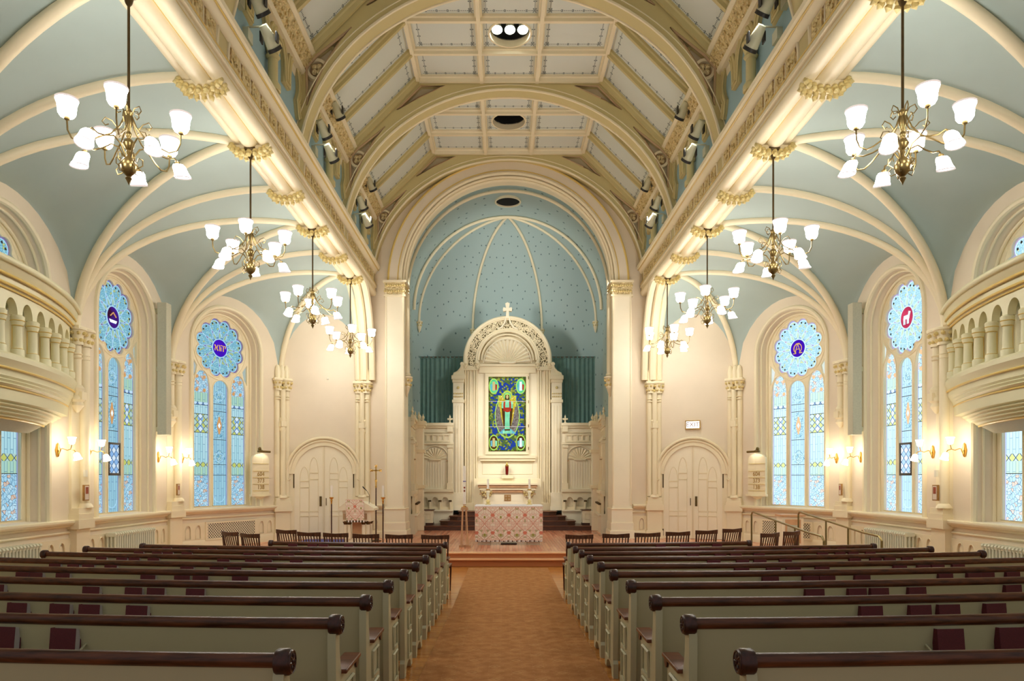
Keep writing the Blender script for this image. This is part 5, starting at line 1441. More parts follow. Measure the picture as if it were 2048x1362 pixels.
# ------------------------------------------------------------------ slat-back chairs before the front pews
def chair():
    t = thing('chair', '', 'chair', (0, 0, 0), group='dark slat-back chairs before the front pews')
    # faces +y (towards the altar); back at y=0
    mb = MB('chair_wood'); mb.box(-.23, .23, .02, .45, .43, .46); mb.build('seat', t, bevel=.01)
    for sx in (-1, 1):
        mb = MB('chair_wood'); mb.tube([(sx * .19, -.0, .0), (sx * .20, .02, .44), (sx * .215, -.03, .93)], [.017, .02, .015], 4); mb.build('back_post', t)
        mb = MB('chair_wood'); mb.tube([(sx * .20, .42, .0), (sx * .21, .42, .43)], [.014, .02], 4); mb.build('leg', t)
    mb = MB('chair_wood')
    vs = []
    for q in range(7):
        x = -.235 + .47 * q / 6; y = -.03 - .03 * (1 - (x / .235) ** 2); zt = .955 + .012 * abs(x / .235)
        vs += [(x, y - .011, .895), (x, y + .011, .895), (x, y + .007, zt), (x, y - .015, zt)]
    fs = [(4 * q + a, 4 * q + (a + 1) % 4, 4 * q + 4 + (a + 1) % 4, 4 * q + 4 + a) for q in range(6) for a in range(4)] + [(0, 1, 2, 3), (27, 26, 25, 24)]
    mb.add(vs, fs); mb.build('top_rail', t)
    for q in range(7):
        x = -.165 + .33 * q / 6; mb = MB('chair_wood'); y1 = -.03 - .03 * (1 - (x / .235) ** 2)
        mb.tube([(x, .03, .55), (x, .0, .70), (x, y1, .91)], .0105, 4); mb.build('slat', t)
    mb = MB('chair_wood'); mb.box(-.2, .2, .015, .04, .53, .56); mb.box(-.2, .2, .40, .43, .38, .43); mb.build('stretcher', t)
    return t
cp = chair(); cu_ = False
CL = [(871, 11.7, 2), (799, 11.8, 4), (733, 11.9, 8), (673, 12.1, 13), (620, 12.3, 18), (575, 12.85, 24), (503, 12.0, 30), (463, 12.4, 34)]
CR = [(1158, 11.75, -2), (1231, 11.95, -5), (1293.5, 12.15, -10), (1354, 12.4, -15), (1411, 12.75, -20), (1462, 13.15, -26), (1537, 12.1, -30), (1580, 12.5, -34)]
for lst, side in ((CL, 'left'), (CR, 'right')):
    for k, (px, D, rot) in enumerate(lst):
        x = (px - 1008) * D / 1400 + CAMX
        lab = 'dark slat-back chair on the %s, ' % side + ('one right beside the aisle' if k == 0 else ('%s from the aisle in the curved row' % ['', 'second', 'third', 'fourth', 'fifth', 'sixth'][k] if k < 6 else ('inner' if k == 6 else 'outer') + ' one of the pair beyond the front pew end'))
        o = place(cp, cu_, (x, D, fz(D)), -math.radians(rot), lab); cu_ = True; o.scale = (1, 1, 1.04)
# ------------------------------------------------------------------ altar steps
def stepblock(hw, y0, z0, z1, name, lab):
    t = thing('altar_step', lab, 'step', (0, y0, z0), group='dark wooden steps up to the high altar')
    mb = MB('riser_wood')
    mb.plate([[(-hw, y0 + .10), (-hw + .25, y0), (hw - .25, y0), (hw, y0 + .10), (hw, 25.3), (-hw, 25.3)]], 0, 1)
    # plate lies in x-z: turn it into a slab in x-y
    mb.v = [Vector((v.x, v.z, z0 + (z1 - .02 - z0) * v.y)) for v in mb.v]; mb.build('riser', t, smooth=0)
    mb = MB('seat_wood'); mb.plate([[(-hw - .03, y0 + .08), (-hw + .23, y0 - .025), (hw - .23, y0 - .025), (hw + .03, y0 + .08), (hw + .03, 25.3), (-hw - .03, 25.3)]], 0, 1)
    mb.v = [Vector((v.x, v.z, z1 - .022 + .022 * v.y)) for v in mb.v]; mb.build('tread', t, smooth=0)
for k, (hw, y0, z0, z1, nm) in enumerate(((2.92, 22.2, .285, .425, 'lowest and widest'), (2.18, 22.55, .425, .565, 'second from the bottom'), (1.90, 22.9, .565, .705, 'third from the bottom'), (1.62, 23.2, .705, .845, 'topmost and narrowest'))):
    stepblock(hw, y0, z0, z1, nm, 'dark wooden step before the high altar, ' + nm)
# ------------------------------------------------------------------ reredos
YR = 24.0; KR = YR / 1400
def RX(px): return (px - 1018.5) * KR
def RZ(py): return EYE + (956 - py) * KR
t = thing('reredos', 'tall cream altar screen with pierced round arch, shell and stained glass figure', 'altar screen', (0, YR, .845))
mb = MB('plaster_cream'); y = YR
mb.box(-1.48, 1.48, y + .05, y + .45, .845, RZ(733)); 
mb.build('body', t, bevel=.01)
for s in (-1, 1):
    a, b = sorted((s * 1.50, s * 1.86))
    mb = MB('plaster_cream'); mb.box(a, b, y - .12, y + .4, .845, RZ(752)); mb.box(a - .05, b + .05, y - .18, y + .4, .845, RZ(1012)); mb.box(a - .03, b + .03, y - .15, y + .4, RZ(1012), RZ(985))
    mb.use('wall_trim'); mb.box(a - .05, b + .05, y - .18, y + .4, RZ(760), RZ(752)); mb.box(a - .02, b + .02, y - .15, y + .4, RZ(766), RZ(760)); mb.box(a - .03, b + .03, y - .16, y + .4, RZ(806), RZ(800))
    for dx in (.08, .18, .28): mb.box(a + dx - .012, a + dx + .012, y - .135, y - .12, RZ(985), RZ(812))
    mb.use('gilding')
    for q in range(5):
        for zz in (RZ(794), RZ(788)): mb.ball((a + .04 + .07 * q, y - .14, zz), .028, 6)
    mb.ball(((a + b) / 2, y - .14, RZ(776)), .05, 8)
    mb.build('pilaster', t, bevel=.006)
    # fluted inner strips
    mb = MB('wall_trim')
    for x in (1.44, 1.36, 1.28, 1.14, 1.06): mb.cyl((s * x, y + .02, .86), (s * x, y + .02, RZ(736)), .035, n=8)
    mb.box(*sorted((s * 1.02, s * 1.48)), y - .02, y + .1, .845, 1.1); mb.box(*sorted((s * 1.0, s * 1.5)), y - .05, y + .1, RZ(741), RZ(733)); 
    mb.build('flutes', t, smooth=50)
    # scroll bracket beside the arch
    mb = MB('wall_trim'); P0 = [(s * (1.45 + .06), RZ(733)), (s * (1.52), RZ(728)), (s * 1.62, RZ(738)), (s * 1.72, RZ(746)), (s * 1.86, RZ(749)), (s * 1.88, RZ(752)), (s * 1.45, RZ(752))]
    if s < 0: P0 = list(reversed(P0))
    mb.plate([P0], y - .1, y + .3); mb.cyl((s * 1.55, y - .12, RZ(729)), (s * 1.55, y + .25, RZ(729)), .07, n=14); mb.cyl((s * 1.80, y - .12, RZ(749)), (s * 1.80, y + .25, RZ(749)), .05, n=12)
    mb.tube([(s * 1.56, y - .1, RZ(730)), (s * 1.60, y - .1, RZ(737)), (s * 1.70, y - .1, RZ(744)), (s * 1.84, y - .1, RZ(748))], .03, 6)
    mb.build('scroll_bracket', t)
zc, ro, ri = 5.98, 1.48, 1.03
mb = MB('pierced_scroll')
lp = [(1.40 * math.cos(q * PI / 40), zc + 1.40 * math.sin(q * PI / 40)) for q in range(41)] + [(-1.40, RZ(738)), (-1.08, RZ(738))] + [(1.08 * math.cos(PI - q * PI / 40), zc + 1.08 * math.sin(PI - q * PI / 40)) for q in range(41)] + [(1.08, RZ(738)), (1.40, RZ(738))]
mb.plate([lp], y - .02, y + .05)
for q in range(26):
    a = PI * (q + .5) / 26; r = 1.24 + .05 * math.sin(q * 2.4); mb.use('wall_trim')
    c = (r * math.cos(a), y - .03, zc + r * math.sin(a)); mb.tube([(c[0] + (.02 + .008 * k) * math.cos(k * .9 + q), c[1], c[2] + (.02 + .008 * k) * math.sin(k * .9 + q)) for k in range(10)], .012, 5)
mb.build('pierced_band', t, smooth=30)
mb = MB('wall_trim')
for r, rad in ((ro - .02, .065), (1.40, .03), (1.07, .035), (1.0, .05), (.88, .03)):
    mb.tube([(r, y - .03, RZ(738) if r > 1.05 else zc)] + [(r * math.cos(q * PI / 40), y - .03, zc + r * math.sin(q * PI / 40)) for q in range(41)] + [(-r, y - .03, RZ(738) if r > 1.05 else zc)], rad, 8)
mb.plate([[(1.48 * math.cos(q * PI / 30), zc + 1.48 * math.sin(q * PI / 30)) for q in range(31)] + [(-1.48, RZ(740)), (1.48, RZ(740))]], y + .08, y + .4)
mb.build('arch', t, smooth=50)
for s in (-1, 1):
    for x in (1.44, 1.03):
        mb = MB('gilding'); mb.use('wall_trim'); leaves(mb, (s * x, y - .03, RZ(738)), .09, .2, 6, 'wall_trim'); mb.lathe([(.06, .2), (.03, .32), (.001, .45)], (s * x, y - .03, RZ(738)), 8); mb.build('pendant', t)
# shell
mb = MB('plaster_cream'); zs_ = RZ(726)
def shell(mb, cx, y, cz, R, n, dep):
    vs = [(cx, y, cz)]; N = n * 4
    for q in range(N + 1):
        a = PI * q / N; w_ = abs(math.sin(q * PI / 4)); r = R * (.95 + .05 * w_)
        vs.append((cx + r * .5 * math.cos(a), y - dep * (.3 + .5 * w_), cz + r * .5 * math.sin(a)))
        vs.append((cx + r * math.cos(a), y - dep * (.2 + .8 * w_), cz + r * math.sin(a)))
    fs = [(0, 1 + 2 * q, 3 + 2 * q) for q in range(N)] + [(1 + 2 * q, 2 + 2 * q, 4 + 2 * q, 3 + 2 * q) for q in range(N)]
    mb.add(vs, fs)
shell(mb, 0, y + .05, zs_, .80, 17, .12); mb.tube([(-.28, y - .04, zs_ + .03), (-.2, y - .05, zs_), (.2, y - .05, zs_), (.28, y - .04, zs_ + .03)], .04, 8); mb.tube([(.82 * math.cos(q * PI / 30), y - .02, zs_ + .82 * math.sin(q * PI / 30)) for q in range(31)], .02, 6)
mb.build('shell', t, smooth=50)
mb = MB('wall_trim'); mb.box(-.98, .98, y - .04, y + .1, RZ(733), RZ(728)); mb.box(-.98, .98, y - .0, y + .1, RZ(746), RZ(733)); mb.box(-.96, .96, y - .10, y + .1, RZ(917), RZ(911)); mb.box(-.94, .94, y - .06, y + .1, RZ(922), RZ(917))
mb.tube([(-.86, y + .045, RZ(926)), (.86, y + .045, RZ(926)), (.86, y + .045, RZ(948)), (-.86, y + .045, RZ(948))], .012, 5, closed=True); mb.build('moulding', t, bevel=.006)
# cross on its ogee stem
mb = MB('plaster_cream'); c = RZ(620)
mb.plate([[(-.055, RZ(636)), (.055, RZ(636)), (.045, c - .05), (.14, c - .07), (.16, c), (.14, c + .07), (.05, c + .05), (.075, RZ(608)), (0, RZ(606)), (-.075, RZ(608)), (-.05, c + .05), (-.14, c + .07), (-.16, c), (-.14, c - .07), (-.045, c - .05)]], y - .1, y + .02)
for s in (-1, 1): mb.tube([(s * .05, y - .06, RZ(634)), (s * .09, y - .06, RZ(645)), (s * .20, y - .05, RZ(655)), (s * .34, y - .05, RZ(659))], .035, 6)
mb.build('cross', t, smooth=30, bevel=.008)
mb = MB('wall_trim'); fx0, fx1, fz0, fz1 = -.76, .72, RZ(909), RZ(746.5)
gx0, gx1, gz0, gz1 = RX(980.5), RX(1055.5), RZ(903), RZ(753.5)
mb.plate([[(fx0, fz0), (fx1, fz0), (fx1, fz1), (fx0, fz1)], [(gx0, gz0), (gx1, gz0), (gx1, gz1), (gx0, gz1)]], y - .03, y + .06)
mb.tube([(fx0, y - .03, fz0), (fx1, y - .03, fz0), (fx1, y - .03, fz1), (fx0, y - .03, fz1)], .02, 5, closed=True); mb.build('window_frame', t)
mb = MB('brass')
for zz in (RZ(756), RZ(804), RZ(852), RZ(897)): mb.cyl((fx1 + .0, y - .06, zz - .05), (fx1, y - .06, zz + .05), .014, n=8)
mb.build('hinge', t)
# the glass picture: robed figure in a golden almond, four medallions
g = MB('icon_border'); W_ = gx1 - gx0; H_ = gz1 - gz0; cx = (gx0 + gx1) / 2
def GP(u, v): return (gx0 + u * W_, gz1 - v * H_)      # u right, v down, 0..1
def poly(pts, m, n): g.use(m); g.plate([[GP(u, v) for u, v in pts]], y + .04 - n * .0012, y + .0402 - n * .0012, back=False, uvo=(gx0, gz0))
def ell(cu, cv, ru, rv, m, n, k=24, ex=1.0):
    poly([(cu + ru * math.copysign(abs(math.cos(2 * PI * q / k)) ** ex, math.cos(2 * PI * q / k)), cv + rv * math.sin(2 * PI * q / k)) for q in range(k)], m, n)
poly([(0, 0), (1, 0), (1, 1), (0, 1)], 'icon_border', 0); poly([(.05, .02), (.95, .02), (.95, .98), (.05, .98)], 'icon_mosaic', 1)
ell(.5, .52, .335, .30, 'icon_lime', 2); ell(.5, .52, .315, .285, 'icon_grey', 3); poly([(.26, .25), (.74, .25), (.74, .40), (.26, .40)], 'icon_lime', 4); poly([(.275, .255), (.725, .255), (.725, .40), (.275, .40)], 'icon_gold', 5)
ell(.5, .29, .15, .11, 'icon_lime', 5); ell(.5, .29, .13, .098, 'icon_gold', 6)
poly([(.28, .36), (.72, .36), (.66, .55), (.58, .70), (.42, .70), (.34, .55)], 'icon_gold', 6)
ell(.5, .26, .10, .055, 'icon_halo', 7); ell(.5, .26, .075, .042, 'icon_lime', 8)
poly([(.45, .24), (.55, .24), (.565, .30), (.54, .32), (.46, .32), (.435, .30)], 'icon_hair', 9); ell(.5, .268, .032, .027, 'icon_flesh', 10)
poly([(.40, .33), (.60, .33), (.66, .37), (.63, .52), (.60, .66), (.56, .74), (.44, .74), (.40, .66), (.37, .52), (.34, .37)], 'icon_hair', 9)
poly([(.41, .32), (.59, .32), (.61, .38), (.60, .46), (.40, .46), (.39, .38)], 'icon_red', 10); poly([(.45, .31), (.55, .31), (.555, .41), (.445, .41)], 'icon_mint', 11)
poly([(.35, .34), (.41, .33), (.40, .42), (.35, .42)], 'icon_mint', 10); poly([(.59, .33), (.65, .34), (.65, .42), (.60, .42)], 'icon_mint', 10)
poly([(.41, .42), (.59, .42), (.56, .47), (.48, .475), (.42, .455)], 'icon_red', 12); poly([(.44, .46), (.57, .455), (.56, .60), (.57, .70), (.43, .70), (.44, .60)], 'icon_mint', 11)
for x_ in (.48, .52): poly([(x_ - .004, .47), (x_ + .004, .47), (x_ + .006, .69), (x_ - .006, .69)], 'icon_halo', 12)
poly([(.42, .69), (.58, .69), (.74, .76), (.26, .76)], 'icon_blue', 8); poly([(.38, .72), (.62, .72), (.62, .76), (.38, .76)], 'icon_mint', 9); ell(.5, .775, .12, .04, 'icon_lime', 3); ell(.5, .772, .10, .03, 'icon_mosaic', 4)
for cu, cv in ((.14, .125), (.86, .125), (.14, .88), (.86, .88)):
    ell(cu, cv, .13, .105, 'icon_lime', 4); ell(cu, cv, .108, .09, 'icon_hair' if cv > .5 else 'icon_halo', 5)
    poly([(cu - .03, cv - .06), (cu + .03, cv - .06), (cu + .035, cv + .06), (cu - .035, cv + .06)], 'glass_white' if cu > .5 else 'icon_flesh', 6)
    poly([(cu - .09, cv - .02), (cu - .04, cv - .03), (cu - .04, cv + .05), (cu - .08, cv + .05)], 'icon_blue', 6); poly([(cu + .04, cv - .03), (cu + .09, cv - .02), (cu + .08, cv + .05), (cu + .04, cv + .05)], 'icon_red' if cv < .5 else 'icon_mint', 6)
g.use('dark_iron')
for v_ in (.325, .665): poly([(0, v_), (1, v_), (1, v_ + .006), (0, v_ + .006)], 'page_edge', 13)
g.build('figure_pane', t, smooth=0)

# curtain behind, on either side
for s, side in ((-1, 'left'), (1, 'right')):
    t = thing('curtain', 'teal pleated curtain hanging to the %s of the altar screen' % side, 'curtain', (s * 2.5, 24.35, 3.4), group='teal curtains behind the altar screen')
    x0, x1 = (1.3, 3.14); zt, zb_ = EYE + 240 * 24.35 / 1400, 3.4
    def fold(u, v):
        x = x0 + (x1 - x0) * u; ph = x * 40 + .6 * math.sin(x * 9)
        return (s * x, 24.35 + .035 * math.sin(ph) * (.5 + .5 * v), zt - (zt - zb_) * v)
    mb = MB('curtain_cloth'); mb.grid(fold, 160, 6); mb.build('cloth', t, smooth=80)
    mb = MB('bronze_dark'); mb.cyl((s * x0, 24.34, zt + .03), (s * x1, 24.34, zt + .03), .016, n=8); mb.build('rod', t)
    mb = MB('curtain_cloth')
    for q in range(13): mb.box(*sorted((s * (x0 + .07 + q * .148), s * (x0 + .12 + q * .148))), 24.31, 24.37, zt - .01, zt + .055)
    mb.build('tab_top', t, smooth=0)
# ------------------------------------------------------------------ side panels of the chancel
def stall(F, L, lab, front=True):
    """panelled screen with shell niche, frieze of squares, arcaded dado and finials; local u 0..L"""
    t = thing('chancel_screen', lab, 'wall panelling', F @ Vector((L / 2, 0, PLAT)), group='cream panelled screens round the chancel')
    Z = lambda py: EYE + (956 - py) * 23.6 / 1400
    mb = MB('plaster_cream'); mb.M = F; mb.box(0, L, -.15, 0, PLAT, Z(849)); mb.box(0, L, 0, .12, PLAT, Z(1022)); mb.box(-.02, L + .02, 0, .2, Z(1022), Z(1019)); 
    mb.build('backing', t)
    mb = MB('wall_trim'); mb.M = F
    for z0, z1, d in ((Z(852), Z(846), .12), (Z(856), Z(852), .07), (Z(866), Z(864), .05), (Z(889), Z(885), .08), (Z(984), Z(978), .16), (Z(988), Z(984), .10)): mb.box(-.03, L + .03, 0, d, z0, z1)
    mb.build('cornice', t, bevel=.006)
    for u in (.10, L - .10):
        mb = MB('wall_trim'); mb.M = F; mb.box(u - .07, u + .07, 0, .08, Z(974), Z(896)); mb.box(u - .1, u + .1, 0, .12, Z(978), Z(966)); mb.box(u - .1, u + .1, 0, .12, Z(896), Z(890)); mb.box(u - .09, u + .09, 0, .1, Z(864), Z(852))
        mb.build('pilaster', t, bevel=.005)
        mb = MB('wall_trim'); mb.M = F; zt = Z(846); mb.lathe([(.05, 0), (.02, .05), (.03, .09), (.05, .12), (.02, .16), (.03, .2), (.001, .28)], (u, .04, zt), 8)
        for dx in (-1, 1): mb.ball((u + dx * .06, .04, zt + .13), .035, 6)
        mb.build('finial', t)
    mb = MB('wall_trim'); mb.M = F; n = max(3, int(L / .2))
    holes = [[(.12 + (L - .24) * (i + .12) / n, Z(881)), (.12 + (L - .24) * (i + .88) / n, Z(881)), (.12 + (L - .24) * (i + .88) / n, Z(871)), (.12 + (L - .24) * (i + .12) / n, Z(871))] for i in range(n)]
    mb.plate([[(.1, Z(884)), (L - .1, Z(884)), (L - .1, Z(867)), (.1, Z(867))]] + holes, .04, 0); mb.build('square_frieze', t)
    mb = MB('wall_trim'); mb.M = F; R = min(.44, L / 2 - .2); c = L / 2; zs = Z(919)
    # shell niche
    q_ = [(c + (R + .06) * math.cos(q * PI / 20), zs + (R + .06) * math.sin(q * PI / 20)) for q in range(21)]
    mb.tube([(x, .03, z) for x, z in q_], .025, 6); mb.tube([(c - R, .02, zs), (c - R, .02, Z(976))], .02, 6); mb.tube([(c + R, .02, zs), (c + R, .02, Z(976))], .02, 6)
    M0 = mb.M; mb.M = F @ Matrix.Diagonal((1, -1, 1, 1)); shell(mb, c, -.01, zs, R, 11, .05); mb.M = M0
    mb.box(c - R * .5, c + R * .5, 0, .06, zs - .03, zs + .02)
    for k in range(9): mb.box(c - R + (k + .5) * 2 * R / 9 - .004, c - R + (k + .5) * 2 * R / 9 + .004, 0, .012, Z(975), zs - .06)
    mb.build('shell_niche', t)
    mb = MB('brown_paint'); mb.M = F
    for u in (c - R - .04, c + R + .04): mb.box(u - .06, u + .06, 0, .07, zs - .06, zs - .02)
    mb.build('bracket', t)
    # arcaded dado
    mb = MB('wall_trim'); mb.M = F; n = max(2, int(L / .36)); hs = [archloop(.08 + (L - .16) * (i + .5) / n, .10, Z(1013), Z(1000), 8) for i in range(n)]
    mb.plate([[(0, Z(1020)), (L, Z(1020)), (L, Z(988)), (0, Z(988))]] + hs, .12, .04); mb.build('arcade', t)
    mb = MB('bronze_dark'); mb.M = F; c_ = MB('wall_trim'); c_.M = F
    for i in range(n + 1):
        u = .08 + (L - .16) * i / n; mb.box(u - .05, u + .05, .12, .20, Z(1003), Z(1000)); c_.cyl((u, .16, Z(1018)), (u, .16, Z(1003)), .03, n=8)
    mb.build('capital', t); c_.build('colonnette', t)
    return t
for s, side in ((-1, 'left'), (1, 'right')):
    p, q = ((-3.03, 23.6), (-1.84, 23.6)) if s < 0 else ((1.84, 23.6), (3.03, 23.6)); F, L = frame(p, q)
    stall(F, L, 'cream panel with shell niche and small finials to the %s of the altar screen' % side)
    p, q = ((-2.86, 20.6), (-2.98, 22.3)) if s < 0 else ((2.98, 22.3), (2.86, 20.6)); F, L = frame(p, q)
    stall(F, L, 'cream panelling along the %s side of the chancel, behind the pier' % side)
    # projecting end pier
    x = s * 2.83; yv = 22.35
    t = thing('chancel_buttress', 'narrow cream buttress topped with finials on the %s side of the chancel' % side, 'buttress', (x, yv, PLAT))
    mb = MB('plaster_cream'); mb.box(x - .14, x + .14, yv - .15, yv + .2, PLAT, 3.62); mb.box(x - .18, x + .18, yv - .2, yv + .22, PLAT, .75); mb.box(x - .17, x + .17, yv - .18, yv + .2, .75, .9); mb.build('shaft', t, bevel=.01)
    mb = MB('wall_trim'); mb.box(x - .22, x + .22, yv - .24, yv + .22, 3.62, 3.76); mb.box(x - .18, x + .18, yv - .2, yv + .22, 3.54, 3.62); mb.box(x - .2, x + .2, yv - .2, yv + .22, 2.75, 2.85); mb.box(x - .2, x + .2, yv - .2, yv + .22, 1.62, 1.72)
    for dx in (-.14, .14):
        mb.lathe([(.04, 3.76), (.02, 3.82), (.05, 3.88), (.02, 3.93), (.001, 4.0)], (x + dx, yv - .12, 0), 8); mb.ball((x + dx, yv - .12, 3.86), .05, 7)
    mb.lathe([(.05, 3.76), (.03, 3.84), (.06, 3.92), (.03, 3.98), (.001, 4.08)], (x, yv - .05, 0), 8)
    mb.build('cap', t)
    # little credence box on the lowest step
    x = s * 2.62; t = thing('credence_box', 'small cream panelled box with dark top on the %s end of the altar steps' % side, 'cabinet', (x, 22.75, .425))
    mb = MB('plaster_cream'); mb.box(x - .20, x + .20, 22.62, 22.95, .50, .90); mb.tube([(x - .12, 22.61, .62), (x + .12, 22.61, .62), (x + .12, 22.61, .80), (x - .12, 22.61, .80)], .012, 4, closed=True); mb.build('body', t)
    mb = MB('riser_wood'); mb.box(x - .24, x + .24, 22.58, 22.97, .90, .93); mb.box(x - .21, x + .21, 22.61, 22.96, .425, .5); mb.build('top', t)

# ------------------------------------------------------------------ high altar against the screen
t = thing('high_altar', 'cream high altar with corniced top and cross tile in front of the altar screen', 'altar', (0, 23.6, .845))
YA = 23.38; ZA_ = lambda py: EYE + (956 - py) * YA / 1400
mb = MB('plaster_cream'); mb.box(-.84, .84, YA + .1, YA + .55, .845, ZA_(984)); mb.box(-.9, .9, YA + .05, YA + .55, .845, .93); mb.build('body', t, bevel=.006)
mb = MB('pale_wood'); mb.use('wall_trim'); mb.box(-1.02, 1.02, YA - .08, YA + .55, ZA_(970), ZA_(966.5)); mb.use('pale_wood'); mb.box(-.99, .99, YA - .04, YA + .55, ZA_(975), ZA_(970)); mb.use('wall_trim'); mb.box(-.94, .94, YA + .0, YA + .55, ZA_(980), ZA_(975)); mb.use('pale_wood'); mb.box(-.90, .90, YA + .04, YA + .55, ZA_(985), ZA_(980)); mb.build('top', t, bevel=.004)
mb = MB('wall_trim'); mb.box(-1.15, 1.15, 23.86, 23.97, .845, ZA_(957)); mb.box(-.20, .20, 23.78, 23.98, ZA_(957), ZA_(950)); mb.build('gradine', t, bevel=.006)
for s in (-1, 1):
    mb = MB('wall_trim'); mb.box(*sorted((s * .60, s * .80)), YA + .02, YA + .14, .93, ZA_(994)); leaves(mb, (s * .70, YA + .05, ZA_(994)), .17, .22, 8, 'gilding'); mb.use('brown_paint'); mb.box(*sorted((s * .84, s * .94)), YA + .0, YA + .3, ZA_(990), ZA_(986)); mb.build('column', t)
mb = MB('frame_gilt'); mb.box(-.11, .11, YA + .085, YA + .1, ZA_(1002), ZA_(989.5)); mb.use('brown_paint'); zc_ = (ZA_(1002) + ZA_(989.5)) / 2
for dx in (-.05, .05):
    for dz in (-.05, .05): mb.box(dx - .03, dx + .03, YA + .078, YA + .09, zc_ + dz - .03, zc_ + dz + .03)
mb.build('cross_tile', t)
t = thing('sanctuary_lamp', 'small dark red glass lamp standing behind the high altar', 'lamp', (-.02, 23.86, ZA_(950)))
z = ZA_(950); mb = MB('red_glass'); mb.lathe([(.035, 0.0), (.05, .03), (.06, .28), (.06, .30)], (-.02, 23.86, z), 14); mb.build('glass', t)
mb = MB('brass_bright'); mb.lathe([(.065, .30), (.065, .33), (.03, .36), (.02, .42), (.001, .45)], (-.02, 23.86, z), 12); mb.build('lid', t)

# ------------------------------------------------------------------ free-standing altar with its cloth
X0, X1, Y0, Y1 = -.83, .83, 17.35, 18.15; ZT_ = PLAT + .985
t = thing('altar_table', 'altar table standing on the platform under a red and cream brocade cloth', 'altar table', (0, (Y0 + Y1) / 2, PLAT))
mb = MB('pale_wood'); mb.box(X0 + .03, X1 - .03, Y0 + .03, Y1 - .03, ZT_ - .06, ZT_ - .012); mb.build('top', t)
for s in (-1, 1):
    mb = MB('plaster_cream'); mb.box(*sorted((s * .5, s * .74)), Y0 + .12, Y1 - .12, PLAT, ZT_ - .06); mb.box(*sorted((s * .46, s * .78)), Y0 + .08, Y1 - .08, PLAT, PLAT + .08); mb.build('leg', t)
mb = MB('riser_wood'); mb.box(-.2, .2, Y0 + .2, Y1 - .2, PLAT, PLAT + .03); mb.build('foot', t)
t = thing('altar_cloth', 'red and cream brocade cloth with fringe draped over the altar table', 'tablecloth', (0, Y0, ZT_))
mb = MB('brocade_cloth')
def drape(u, v): x = X0 - .01 + (X1 - X0 + .02) * u; return (x, Y0 - .012 - .012 * v * math.sin(x * 11) ** 2, ZT_ - .02 - (ZT_ - PLAT - .13) * v)
mb.grid(drape, 50, 4, lambda u, v: ((u - .5) * 1.68, -v * .86))
for s in (-1, 1):
    mb.grid(lambda u, v: (s * (X1 + .012), Y0 + (Y1 - Y0) * u, ZT_ - .02 - .8 * v), 6, 4, lambda u, v: (u * .8, -v * .8))
mb.build('brocade', t, smooth=60)
mb = MB('white_linen'); mb.box(X0 - .015, X1 + .015, Y0 - .014, Y1 + .01, ZT_ - .03, ZT_); mb.build('linen', t, bevel=.008)
for k_ in range(31):
    if k_ % 2: continue
mb = MB('white_linen')
n = 46
for k_ in range(n):
    mb.use(('white_linen', 'riser_wood', 'icon_grey' if False else 'page_edge')[k_ % 3]); x = X0 + (X1 - X0) * (k_ + .5) / n; mb.box(x - .015, x + .015, Y0 - .02, Y0 - .01, PLAT + .085, PLAT + .125)
mb.build('fringe', t, smooth=0)
for s, side in ((-1, 'left'), (1, 'right')):
    x = s * .53 + .0; yv = 17.9; t = thing('altar_candlestick', 'white candle on a cream stick with gilt knop, %s end of the altar cloth' % side, 'candlestick', (x, yv, ZT_), group='pair of candlesticks on the altar')
    mb = MB('gilding'); mb.lathe([(.075, 0), (.075, .015), (.03, .03), (.055, .08), (.03, .13), (.02, .14)], (x, yv, ZT_), 14); mb.build('knop', t)
    mb = MB('plaster_cream'); mb.lathe([(.025, .13), (.03, .25), (.05, .32), (.03, .36), (.03, .38)], (x, yv, ZT_), 12); mb.use('brass_bright'); mb.lathe([(.05, .375), (.055, .39), (.03, .40)], (x, yv, ZT_), 12); mb.build('stick', t)
    mb = MB('candle_wax'); mb.cyl((x, yv, ZT_ + .39), (x, yv, ZT_ + .65), .028, n=12); mb.build('candle', t)

# paschal candle and its slatted stand
xp, yp = (929 - 1008) * 16.85 / 1400 + CAMX, 16.85
t = thing('paschal_candle', 'tall decorated white candle on a slender slatted wooden stand left of the altar', 'candle', (xp, yp, PLAT))
mb = MB('pale_wood')
for dx, dy in ((-1, -1), (1, -1), (1, 1), (-1, 1)):
    mb.tube([(xp + dx * .085, yp + dy * .085, PLAT + .03), (xp + dx * .05, yp + dy * .05, PLAT + .9)], .014, 4)
    mb.box(min(xp, xp + dx * .13), max(xp, xp + dx * .13) + .02, yp + dy * .06 - .015, yp + dy * .06 + .015, PLAT, PLAT + .05)
mb.box(xp - .09, xp + .09, yp - .09, yp + .09, PLAT + .9, PLAT + .93); mb.box(xp - .075, xp + .075, yp - .075, yp + .075, PLAT + .93, PLAT + .97)
for q in (-.03, .03): mb.tube([(xp + q * 1.6, yp - .08, PLAT + .03), (xp + q, yp - .05, PLAT + .9)], .01, 4)
mb.build('stand', t)
mb = MB('brass_bright'); mb.lathe([(.05, PLAT + .97), (.03, PLAT + .99), (.04, PLAT + 1.03)], (xp, yp, 0), 12); mb.build('socket', t)
mb = MB('candle_wax'); mb.cyl((xp, yp, PLAT + 1.0), (xp, yp, 2.24), .036, n=16); mb.build('candle', t)
mb = MB('clerestory_paint'); 
mb.use('blue_rug'); mb.lathe([(.037, 1.86), (.0375, 1.87), (.037, 1.88)], (xp, yp, 0), 16, caps=False)
for z0, z1 in ((1.62, 1.66), (1.70, 1.74)): mb.use('glass_tip_a'); mb.use('picture_red'); mb.box(xp - .02, xp + .02, yp - .038, yp - .03, z0, z1)
mb.build('decoration', t)

